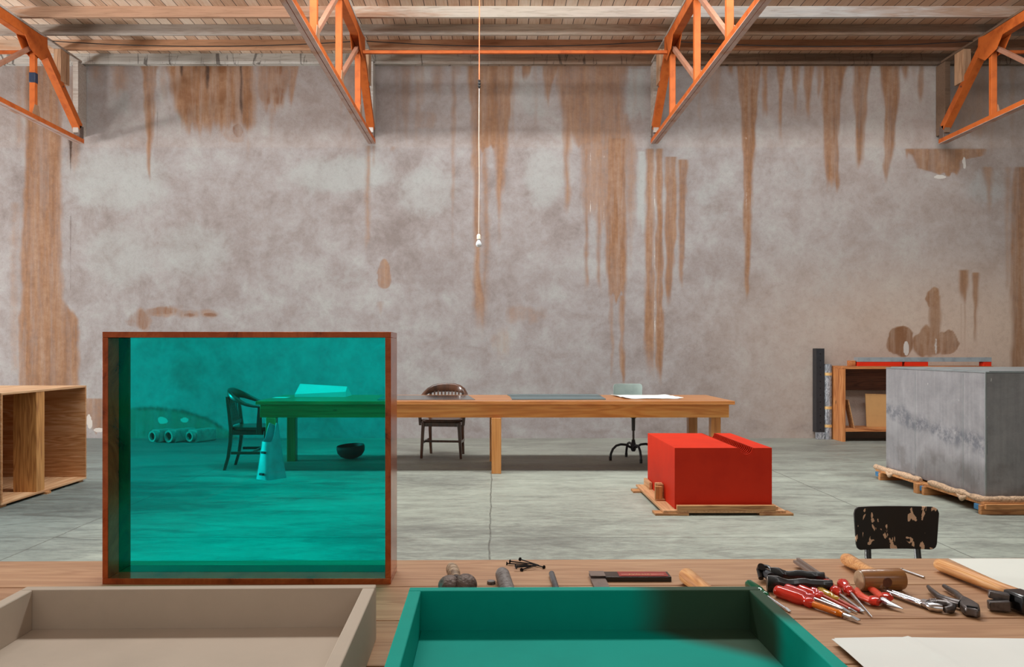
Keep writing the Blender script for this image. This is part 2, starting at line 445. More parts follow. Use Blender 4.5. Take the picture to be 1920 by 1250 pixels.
def copper_mat():
    m, nt, b = new_mat('brown_patinated_copper'); g = NG(nt)
    v = g.coord(); n = g.noise(v, 7, 6, 0.7, 1.5); n2 = g.noise(g.coord((9, 9, 1)), 6, 4)
    col = g.ramp(n, [(0.3, lin(96, 40, 16)), (0.42, lin(164, 72, 30)), (0.6, lin(190, 96, 48)), (0.75, lin(140, 60, 28))])
    g.link(col, b.inputs['Base Color']); b.inputs['Metallic'].default_value = 0.45
    b.inputs['Roughness'].default_value = 0.16
    b.inputs['Coat Weight'].default_value = 0.12; b.inputs['Coat Roughness'].default_value = 0.05
    return m
M['copper'] = copper_mat()
M['plexi'] = plexi_mat()
M['white_paint'] = tray_mat('pale_beige_paint', lin(186, 170, 153))
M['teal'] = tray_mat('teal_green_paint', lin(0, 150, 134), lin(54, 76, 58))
M['paper'] = plain('white_paper', lin(230, 231, 224), 0.8, 0, 0.02, 3)
M['board_w'] = plain('off_white_board', lin(226, 228, 218), 0.7, 0, 0.02, 3)
M['red'] = plain('cadmium_red_paint', lin(204, 44, 16), 0.6, 0, 0.04, 4, c2=lin(194, 38, 13), spec=0.2)
M['slot'] = plain('slot_shadow_red', lin(60, 10, 6), 0.7)
M['batten'] = wood('pine_batten', lin(190, 140, 92), lin(150, 98, 56), 'x', 1.2, 0.55, 1.2)
M['batten_y'] = wood('pine_sheet', lin(206, 160, 116), lin(180, 128, 86), 'y', 0.9, 0.55, 0.8)
M['zinc'] = zinc_mat()
M['zinc_top'] = plain('pale_zinc', lin(160, 168, 170), 0.35, 0.5, 0.1, 6)
M['jute'] = plain('tan_felt_blanket', lin(198, 166, 136), 0.95, 0, 0.2, 60, bump=0.8)
M['blue'] = plain('blue_end_paint', lin(60, 118, 160), 0.6, 0, 0.15, 40)
M['pallet'] = wood('pallet_pine', lin(196, 138, 86), lin(150, 92, 48), 'x', 1.2)
M['steel'] = plain('polished_steel', lin(195, 196, 198), 0.28, 1.0, 0.05, 30)
M['chrome'] = plain('chrome', lin(215, 215, 218), 0.2, 1.0, 0.02, 30)
M['iron'] = plain('grey_forged_iron', lin(98, 92, 90), 0.38, 0.8, 0.2, 60)
M['rusty'] = plain('mottled_rusty_iron', lin(104, 88, 80), 0.6, 0.4, 0.3, 90, c2=lin(66, 44, 34), bump=0.5)
M['rustgrey'] = plain('speckled_grey_steel', lin(118, 112, 108), 0.55, 0.4, 0.25, 110, c2=lin(78, 60, 50), bump=0.3)
M['darksteel'] = plain('dark_grey_rod', lin(84, 84, 86), 0.5, 0.5, 0.12, 60)
M['blacksteel'] = plain('black_enamel', lin(16, 15, 16), 0.32, 0.0, 0.2, 60, coat=0.3)
M['nail'] = plain('matte_black_nail', lin(26, 22, 22), 0.75, 0, 0.2, 60, spec=0.2)
M['barsteel'] = plain('brown_grey_bar', lin(116, 98, 88), 0.5, 0.4, 0.1, 30)
M['handle'] = wood('ash_handle', lin(208, 148, 88), lin(170, 106, 54), 'x', 3.0, 0.4, 0.8, False, 0.3, light=lin(226, 176, 118))
M['oldwood'] = wood('grimy_turned_wood', lin(150, 118, 86), lin(84, 62, 46), 'x', 4.0, 0.5, 1.2, light=lin(196, 178, 150))
M['hide'] = wood('rawhide_roll', lin(158, 104, 54), lin(110, 68, 34), 'x', 3.0, 0.35, 0.7, False, 0.4, light=lin(150, 104, 58))
M['hidecore'] = plain('dark_handle_core', lin(96, 50, 24), 0.5, 0, 0.2, 80)
M['hide_end'] = plain('pale_mallet_face', lin(176, 148, 116), 0.35, 0, 0.15, 30, coat=0.3)
def clear_plastic(name, c, rough=0.12):
    m, nt, b = new_mat(name); g = NG(nt)
    n = g.noise(g.coord((1, 8, 8)), 12, 3)
    g.link(g.ramp(n, [(0.3, tuple(x*0.7 for x in c[:3])+(1,)), (0.7, c)]), b.inputs['Base Color'])
    b.inputs['Roughness'].default_value = rough; b.inputs['Transmission Weight'].default_value = 0.25
    b.inputs['IOR'].default_value = 1.3; b.inputs['Coat Weight'].default_value = 0.8
    return m
M['red_pl'] = clear_plastic('clear_red_plastic', lin(244, 62, 44))
M['pink_pl'] = clear_plastic('clear_pink_red_plastic', lin(244, 92, 88))
M['amber_pl'] = clear_plastic('clear_amber_plastic', lin(226, 180, 70))
M['orange_pl'] = clear_plastic('clear_orange_plastic', lin(246, 130, 20))
M['green_pl'] = clear_plastic('clear_green_plastic', lin(0, 110, 70))
M['red_sleeve'] = plain('red_brown_sleeve', lin(186, 66, 42), 0.4)
M['grip'] = plain('orange_red_grip', lin(224, 70, 38), 0.35, 0, 0.1, 30, coat=0.3)
M['squarered'] = wood('red_rosewood', lin(150, 34, 18), lin(96, 16, 8), 'x', 2.0, 0.4, 0.8)
M['gold'] = plain('worn_gold_letters', lin(208, 150, 104), 0.5, 0.2)
M['galv'] = plain('galvanised_metal', lin(156, 162, 166), 0.42, 0.35, 0.12, 8)
M['bowl'] = plain('black_clay', lin(46, 40, 38), 0.6, 0, 0.15, 20)
M['clay'] = plain('grey_clay', lin(146, 138, 130), 0.85, 0, 0.15, 18, bump=0.3)
M['clay_d'] = plain('inner_clay', lin(70, 62, 58), 0.9)
M['greysheet'] = plain('grey_metal_sheet', lin(128, 126, 128), 0.12, 0.9, 0.04, 4)
M['bluesheet'] = plain('blue_grey_panel', lin(104, 122, 126), 0.45, 0.3, 0.06, 6)
M['darksheet'] = plain('dark_panel', lin(60, 66, 70), 0.45, 0.2, 0.06, 6)
M['sage'] = plain('sage_grey_enamel', lin(150, 168, 162), 0.4, 0, 0.06, 10)
M['shelf'] = wood('orange_brown_pine', lin(188, 118, 66), lin(140, 76, 36), 'z', 1.0, 0.5, 1.0, True, light=lin(208, 144, 90))
M['shelf_x'] = wood('orange_brown_pine_flat', lin(180, 110, 60), lin(134, 72, 34), 'x', 1.0, 0.5, 1.0, light=lin(204, 138, 84))
M['shelf_d'] = wood('dark_back_rail', lin(112, 62, 36), lin(76, 38, 20), 'x', 1.0, 0.5, 1.0)
M['mdf'] = plain('brown_hardboard', lin(190, 142, 88), 0.7, 0, 0.03, 10)
M['perf'] = plain('charcoal_steel', lin(46, 46, 50), 0.5, 0.3, 0.12, 14)
M['hole'] = plain('deep_black', lin(6, 6, 7), 0.9)
def wrap_mat():
    m, nt, b = new_mat('crinkled_plastic_wrap'); g = NG(nt)
    n = g.noise(g.coord((3, 3, 1)), 9, 6, 0.8, 2.0)
    g.link(g.ramp(n, [(0.35, lin(88, 92, 98)), (0.5, lin(140, 144, 150)), (0.64, lin(215, 220, 226))]), b.inputs['Base Color'])
    b.inputs['Roughness'].default_value = 0.2; b.inputs['Metallic'].default_value = 0.3
    g.bump(n, 0.8, 0.02, b); return m
M['wrap'] = wrap_mat()
M['masking'] = plain('tan_tape', lin(206, 166, 106), 0.6)
M['white_obj'] = plain('white_painted_metal', lin(205, 205, 200), 0.6, 0, 0.02, 4)
def chipped_mat():
    m, nt, b = new_mat('chipped_black_paint'); g = NG(nt)
    v = g.coord((1, 1, 0.55)); xyz = g.sep(g.coord())
    a = g.noise(v, 34, 3, 0.5, 0.4); c = g.noise(g.coord(), 90, 3, 0.6)
    edge = g.fr(a, 0.618, 0.63)
    chip = g.mix(edge, lin(30, 24, 22), lin(228, 188, 154))
    chip = g.mix(g.fr(c, 0.74, 0.76), chip, lin(190, 160, 135))
    g.link(chip, b.inputs['Base Color']); b.inputs['Roughness'].default_value = 0.38
    return m
M['chipped'] = chipped_mat()
M['rimblack'] = plain('worn_black_rim', lin(58, 56, 58), 0.4, 0, 0.2, 30)

# ------------------------------------------------------------------ setting
WY = 11.55       # back wall
CZ = 5.52        # underside of roof boards
PZ = 5.37        # underside of wall plate / top of plaster
K = WY/F
wx = lambda px: (px-VX)*K
wz = lambda py: CAM_H-(py-VY)*K

# -- stain masks, laid out in the wall's own plane
xs = np.concatenate([np.linspace(-15, wx(-160), 12)[:-1], np.linspace(wx(-160), wx(2080), 1060), np.linspace(wx(2080), 15, 12)[1:]])
zs = np.linspace(0, PZ, 348)
GX, GZ = np.meshgrid(xs, zs)
PXg = GX/K+VX; PYg = VY-(GZ-CAM_H)/K
masks = {k: np.zeros_like(GX) for k in ('stain', 'rust', 'dark', 'pale', 'mauve', 'warm', 'peel')}
rng = np.random.default_rng(3)
def sm(t): t = np.clip(t, 0, 1); return t*t*(3-2*t)
def vnoise(X, Y, sx, sy, seed):
    r_ = np.random.default_rng(seed); G = r_.uniform(-1, 1, (256, 256))
    u = X/sx+100; v = Y/sy+100; iu = np.floor(u).astype(int); iv = np.floor(v).astype(int)
    fu = sm(u-iu); fv = sm(v-iv); g = lambda a, b: G[a % 256, b % 256]
    return (g(iu, iv)*(1-fu)+g(iu+1, iv)*fu)*(1-fv)+(g(iu, iv+1)*(1-fu)+g(iu+1, iv+1)*fu)*fv
PX0, PY0 = PXg, PYg
WXs = vnoise(PX0, PY0, 6, 26, 11)*1.6+vnoise(PX0, PY0, 14, 60, 12)*2.2
WXb = vnoise(PX0, PY0, 7, 7, 13)*2.6+vnoise(PX0, PY0, 20, 20, 14)*6
WYb = vnoise(PX0, PY0, 7, 7, 15)*2.6+vnoise(PX0, PY0, 20, 20, 16)*6
BL = 0.62+0.5*vnoise(PX0, PY0, 22, 26, 17)+0.3*vnoise(PX0, PY0, 8, 10, 18)
def streak(key, pts, s=1.0, soft=3.0, wob=2.0, endsoft=34.0):
    """pts: (y, left, right) down the streak"""
    ys = np.array([p[0] for p in pts], float); L = np.array([p[1] for p in pts], float); R = np.array([p[2] for p in pts], float)
    ph = rng.uniform(0, 6.28, 4)
    wob = wob*0.6
    jl = wob*(np.sin(PYg/17+ph[0])*0.6+np.sin(PYg/6.1+ph[1])*0.4)
    jr = wob*(np.sin(PYg/19+ph[2])*0.6+np.sin(PYg/7.3+ph[3])*0.4)
    l = np.interp(PYg, ys, L)+jl; r = np.interp(PYg, ys, R)+jr
    sf_ = soft*2.6
    thin = min(1.0, float(np.max(R-L))/9.0)
    PXs = PXg+WXs*thin
    a = sm((PXs-l)/sf_+0.5)*sm((r-PXs)/sf_+0.5)
    PYe = PYg+vnoise(PX0, PY0, 5, 400, 21)*min(14, endsoft)
    a = a*sm((PYg-ys[0])/3+1.0)*sm((ys[-1]-PYe)/endsoft+0.0)
    if key == 'rust': a = a*np.clip(BL, 0, 1.2)
    masks[key] = np.maximum(masks[key], a*s)
def blob(key, cx, cy, rx, ry, s=1.0, soft=0.3, ring=False):
    wk = min(1.0, min(rx, ry)/26.0)
    d = np.sqrt(((PXg+WXb*wk-cx)/rx)**2+((PYg+WYb*wk-cy)/ry)**2)
    a = 1-sm((d-1+soft)/soft)
    if ring: a = a*sm((d-0.72)/0.2)
    masks[key] = np.maximum(masks[key], a*s)
T = 118
S = streak
S('stain', [(T, 46, 118), (250, 48, 116), (500, 40, 116), (560, 38, 118), (600, 37, 148), (740, 36, 148), (800, 36, 150)], .9, 5, 2, 60)
S('stain', [(T, 27, 46), (290, 28, 44)], .45, 8)
S('stain', [(380, 20, 36), (720, 20, 36)], .4, 8)
S('dark', [(260, 129, 135), (300, 131, 134), (345, 132, 133)], 1.0, 2, 0)
S('dark', [(405, 131, 133.5), (565, 131, 133.5)], .75, 2, 0.5)
S('stain', [(T, 131, 152), (330, 131, 150)], .6, 6)
S('stain', [(T, 262, 300), (150, 269, 293), (215, 272, 291), (260, 275, 288), (300, 276, 283), (365, 279, 281)], .85)
S('rust', [(225, 275, 287), (290, 277, 284), (350, 279, 281)], .55)
S('dark', [(200, 294, 297), (310, 295, 296.5)], .6, 2, 0.5)
S('stain', [(T, 205, 243), (150, 212, 240), (195, 215, 232)], .55, 8)
S('stain', [(T, 170, 195), (180, 172, 186)], .45, 8)
S('rust', [(T, 312, 400), (150, 316, 398), (200, 330, 404), (235, 352, 405)], .75, 8, 5, 26)
S('stain', [(T, 310, 476), (160, 318, 478), (220, 338, 476), (262, 352, 470)], .95, 8, 5, 40)
S('rust', [(T, 404, 474), (180, 406, 472), (235, 408, 458)], .72, 6, 4, 20)
for x0, y1, wd in ((343, 162, 5), (366, 158, 3), (388, 188, 5), (452, 245, 4)):
    S('dark', [(T, x0-wd, x0+wd), (y1-15, x0-wd*.6, x0+wd*.6), (y1, x0, x0+1)], .8)
S('dark', [(T, 405.5, 408), (600, 405.5, 407.5)], .38, 2, 0.3)
blob('rust', 448, 245, 12, 16, .75); blob('stain', 440, 250, 30, 22, .4)
S('rust', [(T, 486, 532), (165, 484, 534), (195, 488, 532), (215, 494, 524)], .9, 6, 3, 16)
S('stain', [(T, 480, 560), (180, 484, 536), (218, 490, 528)], .7, 6)
S('stain', [(T, 540, 560), (160, 540, 554), (205, 546, 549)], .8)
S('stain', [(274, 685, 695), (380, 684, 694), (440, 686, 691), (480, 687, 690)], .65, 5)
S('stain', [(274, 699, 705), (340, 700, 703)], .5); S('stain', [(276, 731, 740), (302, 733, 736)], .5)
for c, a, b_, y1 in ((760, 750, 775, 190), (795, 782, 800, 215), (820, 810, 832, 200)):
    S('stain', [(T, a, b_), (y1-30, a+4, b_-5), (y1, c, c+3)], .45, 8)
S('stain', [(T, 846, 857), (260, 846, 854), (340, 847, 852), (480, 848, 850)], .6, 4)
S('stain', [(T, 874, 966), (170, 878, 962), (240, 884, 954), (275, 886, 952), (285, 888, 950)], .85, 5, 2, 12)
S('stain', [(270, 887, 900), (520, 888, 900), (560, 888, 912), (660, 890, 908)], .8, 5, 2, 120)
S('stain', [(270, 904, 916), (430, 905, 916), (560, 904, 916), (640, 904, 912)], .68, 6, 2, 120)
S('stain', [(270, 926, 952), (320, 930, 947), (400, 934, 940), (480, 936, 938)], .8, 5)
S('stain', [(T, 976, 996), (150, 979, 990), (172, 984, 985)], .8)
S('stain', [(T, 1018, 1052), (160, 1020, 1034), (215, 1027, 1029)], .8)
S('stain', [(T, 1040, 1176), (150, 1044, 1172), (220, 1056, 1172), (285, 1086, 1176)], .72, 7, 3, 14)
S('stain', [(190, 1056, 1072), (330, 1057, 1068), (410, 1060, 1065)], .75, 5)
S('stain', [(215, 1078, 1178), (280, 1088, 1196), (420, 1092, 1190), (440, 1094, 1188)], .62, 7, 3, 60)
S('stain', [(280, 1094, 1104), (560, 1097, 1103)], .75, 4); S('stain', [(280, 1117, 1130), (565, 1120, 1125)], .75, 4)
S('stain', [(260, 1138, 1176), (480, 1138, 1175), (565, 1140, 1172)], .95, 5, 2, 14)
S('stain', [(300, 1176, 1190), (520, 1177, 1182)], .6, 7)
S('rust', [(555, 1164, 1171), (740, 1165, 1167)], .5, 3, 1); S('stain', [(555, 1142, 1152), (740, 1146, 1149)], .55, 3)
S('stain', [(555, 1163, 1172), (735, 1164, 1170)], .8, 3)
S('stain', [(280, 1212, 1227), (630, 1209, 1227), (745, 1212, 1226)], .9, 4, 1, 120)
S('stain', [(280, 1229.5, 1244), (740, 1231, 1242)], .95, 3, 1, 60)
S('stain', [(295, 1248, 1270), (450, 1247, 1266), (600, 1249, 1258)], .85, 3, 1, 60)
S('stain', [(300, 1273, 1288), (450, 1271, 1284), (550, 1275, 1278)], .85, 3, 1)
S('pale', [(285, 1197, 1211), (460, 1192, 1210)], 1.0, 4, 1, 60)
S('pale', [(130, 1172, 1214), (240, 1170, 1214)], .7, 8, 3)
S('stain', [(T, 1380, 1428), (165, 1384, 1424), (190, 1389, 1420), (270, 1390, 1418), (300, 1393, 1413), (430, 1396, 1407), (520, 1398, 1406), (565, 1401, 1404)], .97, 3, 1)
S('stain', [(280, 1408, 1418), (400, 1409, 1412)], .6, 3)
S('stain', [(T, 1365, 1377), (155, 1367, 1375), (168, 1370, 1373)], .85, 3)
S('stain', [(T, 1318, 1362), (180, 1330, 1352), (215, 1335, 1345)], .45, 10)
for pts in ([(T, 1430, 1441), (200, 1432, 1438), (235, 1434, 1436)],
            [(T, 1456, 1474), (165, 1459, 1469), (230, 1461, 1465), (290, 1462, 1463)],
            [(T, 1484, 1500), (165, 1486, 1496), (185, 1488, 1493), (230, 1491, 1492)],
            [(T, 1507, 1528), (180, 1511, 1521), (238, 1516, 1518)],
            [(T, 1530, 1542), (175, 1533, 1538), (200, 1535, 1536)],
            [(T, 1541, 1590), (150, 1543, 1582), (190, 1542, 1576), (280, 1544, 1573), (350, 1550, 1571), (372, 1552, 1568)],
            [(T, 1600, 1633), (160, 1600, 1627), (215, 1604, 1624), (280, 1606, 1619), (335, 1609, 1612)],
            [(T, 1649, 1692), (170, 1652, 1686), (200, 1658, 1682), (270, 1659, 1678), (310, 1657, 1668), (360, 1663, 1665)],
            [(T, 1692, 1706), (165, 1696, 1701)],
            [(T, 1720, 1733), (180, 1723, 1729), (215, 1725, 1727)]):
    S('stain', pts, .93, 3.5, 1.5)
S('stain', [(280, 1697, 1850), (292, 1712, 1845), (300, 1716, 1806), (315, 1722, 1803), (322, 1745, 1798), (329, 1768, 1792)], .85, 5, 4, 5)
S('stain', [(280, 1697, 1704), (322, 1699, 1701)], .8, 2)
masks['mauve'] = np.maximum(masks['mauve'], 0.12*sm((278-PYg)/3+0.5)); masks['warm'] = masks['warm']*1.0
blob('peel', 1762, 332, 14, 4, .7); blob('peel', 1808, 306, 4, 14, .6)
S('stain', [(314, 1838, 1862), (350, 1848, 1862), (400, 1852, 1860)], .6, 6)
S('dark', [(230, 1860, 1862), (440, 1860, 1861.5)], .35, 2, 0.5); S('dark', [(400, 1858, 1860), (450, 1858.5, 1859.5)], .6, 2, 0.5)
S('stain', [(T, 1790, 1870), (200, 1795, 1862), (262, 1780, 1850)], .45, 14, 4, 20)
S('stain', [(314, 1884, 1896), (560, 1885, 1893)], .5, 6)
S('stain', [(314, 1900, 2000), (450, 1895, 2000), (830, 1896, 2000)], .9, 5, 2, 5)
# lower marks
blob('rust', 1687, 640, 30, 29, .62, .15); blob('stain', 1687, 640, 30, 29, .95, .12); blob('dark', 1687, 640, 31, 30, .25, .12, True)
blob('stain', 1775, 642, 24, 24, .95, .12); blob('stain', 1740, 642, 30, 34, .9, .2)
blob('stain', 1748, 556, 16, 20, .9, .2); S('stain', [(555, 1740, 1765), (612, 1742, 1764), (668, 1728, 1764)], .8, 3)
blob('peel', 1700, 652, 7, 16, .55); blob('peel', 1755, 650, 4, 20, .4)
blob('mauve', 1742, 505, 15, 30, .8, .3, True)
S('stain', [(507, 1798, 1817), (575, 1802, 1814)], .85, 4); S('stain', [(512, 1823, 1837), (580, 1826, 1833), (665, 1828, 1830)], .8, 3)
for x0 in (1802, 1809, 1831): S('stain', [(570, x0-1, x0+1.5), (675, x0-.5, x0+.8)], .6, 2, .5)
blob('stain', 720, 514, 16, 29, .72, .15); blob('rust', 722, 540, 12, 9, .3)
S('stain', [(566, 706, 720), (600, 708, 716)], .4, 5); blob('stain', 757, 505, 10, 12, .5, .3, True)
blob('stain', 795, 225, 30, 22, .32, .4); blob('stain', 780, 222, 40, 34, .35, .3, True)
blob('mauve', 650, 520, 62, 40, .6, .5); blob('mauve', 820, 515, 70, 46, .6, .5); blob('mauve', 600, 480, 60, 30, .3, .6)
blob('mauve', 1025, 520, 60, 40, .5, .5); blob('mauve', 1330, 500, 120, 60, .5, .6); blob('mauve', 440, 430, 40, 60, .4, .6)
blob('mauve', 540, 215, 110, 60, .42, .6); blob('mauve', 385, 300, 60, 60, .4, .6); blob('mauve', 1700, 480, 90, 80, .35, .6)
blob('stain', 985, 590, 60, 26, .42, .7); blob('stain', 940, 640, 30, 50, .35, .7)
blob('stain', 268, 600, 22, 26, .55, .4); blob('stain', 305, 584, 44, 13, .6, .5); blob('stain', 352, 588, 40, 12, .5, .6); blob('stain', 392, 588, 24, 12, .5, .5)
blob('rust', 252, 600, 25, 26, .75, .3, True); blob('rust', 268, 600, 14, 22, .62); blob('rust', 305, 582, 34, 9, .55); blob('rust', 355, 590, 14, 5, .7); blob('rust', 395, 590, 16, 5, .7)
for x0, y0, y1, s_ in ((277, 440, 575, .6), (372, 470, 565, .45), (259, 420, 520, .25), (480, 360, 600, .3), (350, 315, 420, .35), (505, 300, 400, .3)):
    S('rust', [(y0, x0-1, x0+1), (y1, x0-1, x0+1)], s_, 2, 3)
S('stain', [(748, 120, 200), (770, 150, 198), (800, 172, 196), (812, 176, 192)], .75, 5, 3, 6)
blob('peel', 168, 790, 6, 16, .8); blob('peel', 186, 806, 12, 5, .7)
hill = np.interp(PXg, [200, 245, 290, 340, 390, 420, 445, 470], [770, 760, 759, 764, 780, 798, 815, 825])
hm = sm((PYg-hill)/8)*sm((475-PXg)/20)*sm((PXg-215)/20)
masks['stain'] = np.maximum(masks['stain'], hm*.62)
rim_ = np.exp(-((PYg-hill-6)/7)**2)*sm((430-PXg)/20)*sm((PXg-240)/20)
masks['dark'] = np.maximum(masks['dark'], rim_*.55)
blob('peel', 306, 787, 13, 12, .6, .6); blob('peel', 345, 788, 10, 6, .5); blob('dark', 300, 812, 60, 14, .4, .6)
for cx, cy in ((403, 655), (462, 655), (600, 652), (526, 654)):
    blob('rust', cx, cy, 12, 13, .45, .3, True)
S('stain', [(380, 470, 490), (560, 460, 500)], .12, 12)
for cx, cy, rx, ry in ((880, 800, 70, 22), (1010, 800, 60, 16), (1410, 800, 60, 26), (1120, 810, 60, 10), (1330, 812, 100, 8), (720, 780, 60, 20), (960, 750, 30, 30), (1500, 800, 40, 30)):
    blob('mauve', cx, cy, rx*1.2, ry*1.2, .6, .9)
rr_ = random.Random(5)
for _ in range(46):                       # faint runs from the plate and hairline cracks
    x0 = rr_.uniform(150, 1900); ln = rr_.uniform(30, 210); wd = rr_.uniform(2, 9)
    S('stain', [(T, x0-wd, x0+wd), (T+ln*.5, x0-wd*.6, x0+wd*.6), (T+ln, x0-.6, x0+.6)], rr_.uniform(.25, .5), 5)
for _ in range(26):
    x0 = rr_.uniform(150, 1880); y0_ = rr_.uniform(290, 560); ln = rr_.uniform(40, 150)
    S('dark', [(y0_, x0-.8, x0+.8), (y0_+ln, x0-.8, x0+.8)], rr_.uniform(.12, .26), 2, 7)
for x0, y0_, y1_ in ((1228, 285, 700), (1246, 290, 640), (1107, 285, 430), (1400, 200, 420), (1133, 290, 500)):
    S('peel', [(y0_, x0-.9, x0+.9), (y1_, x0-.9, x0+.9)], .55, 2, 1)
for x0, y0_, rx_, ry_ in ((252, 600, 22, 24), (1020, 455, 12, 8), (335, 575, 40, 6)):
    blob('rust', x0, y0_, rx_, ry_, .5, .6)
blob('pale', 640, 330, 150, 55, .8, .6); blob('pale', 220, 340, 150, 90, .7, .6); blob('pale', 1020, 330, 60, 90, .7, .6); blob('pale', 1330, 380, 50, 80, .45, .7)
blob('pale', 230, 480, 110, 90, .6, .6); blob('pale', 360, 470, 110, 80, .6, .6); blob('pale', 800, 360, 90, 80, .6, .6); blob('pale', 1850, 350, 60, 60, .5, .6); blob('pale', 1500, 330, 50, 60, .4, .6)
blob('pale', 1560, 500, 70, 120, .3, .5); blob('pale', 1000, 190, 40, 50, .6, .6); blob('pale', 350, 210, 30, 40, .7, .6); blob('pale', 220, 190, 34, 50, .5, .6)
masks['warm'] = 0.12*sm((278-PYg)/3)+sm((PXg-1150)/700)*sm((PYg-430)/200)*0.85 + 0.25*sm((PXg-1200)/600)
nz_, nx_ = GX.shape
co = np.stack([GX, np.full_like(GX, WY), GZ], -1).reshape(-1, 3)
# a little relief so the plaster is not dead flat
idx = np.arange(nz_*nx_).reshape(nz_, nx_)
fq = np.stack([idx[:-1, :-1], idx[:-1, 1:], idx[1:, 1:], idx[1:, :-1]], -1).reshape(-1, 4)
me = bpy.data.meshes.new('wall_back')
me.vertices.add(len(co)); me.vertices.foreach_set('co', co.astype(np.float32).ravel())
me.loops.add(fq.size); me.loops.foreach_set('vertex_index', fq.astype(np.int32).ravel())
me.polygons.add(len(fq)); me.polygons.foreach_set('loop_start', np.arange(0, fq.size, 4, dtype=np.int32))
me.update(calc_edges=True)
for k, a in masks.items():
    at_ = me.attributes.new(k, 'FLOAT', 'POINT'); at_.data.foreach_set('value', a.astype(np.float32).ravel())
me.materials.append(M['wall'])
wall = bpy.data.objects.new('wall_back', me); COL.objects.link(wall)
tag(wall, kind='structure')

fl = MB().box(-15.1, 15.1, -3.1, WY+0.3, -0.15, 0).build('floor', M['floor']); tag(fl, kind='structure')
for nm, bb in (('wall_left', (-15.1, -15, -3, WY+0.02)), ('wall_right', (15, 15.1, -3, WY+0.02)), ('wall_front', (-15, 15, -3.1, -3))):
    o = box(nm, M['plain_wall'], bb[0], bb[1], bb[2], bb[3], 0, CZ); tag(o, kind='structure')
ce = MB().box(-15.1, 15.1, 9.55, WY+0.3, CZ, CZ+0.08).box(-15.1, 15.1, -3.1, 4.2, CZ, CZ+0.08).build('ceiling', M['deck']); tag(ce, kind='structure')
tr = box('trim_1', M['plate'], -15, 15, WY-0.09, WY+0.02, PZ, CZ-0.001); tag(tr, kind='structure')

# ceiling joists that run along the wall
for y, m, lab in ((10.95, 'beam_a', 'tan ceiling joist nearest the wall, just above the orange tie rod'),
                  (10.43, 'beam_b', 'weathered grey ceiling joist, middle one of the three visible rows'),
                  (9.88, 'beam_c', 'whitewashed ceiling joist closest to the camera at the top edge')):
    o = box('ceiling_joist', M[m], -13.5, 13.5, y, y+0.05, CZ-0.135, CZ+0.001, bevel=0.003)
    tag(o, lab, 'joist', 'joists under the board ceiling')

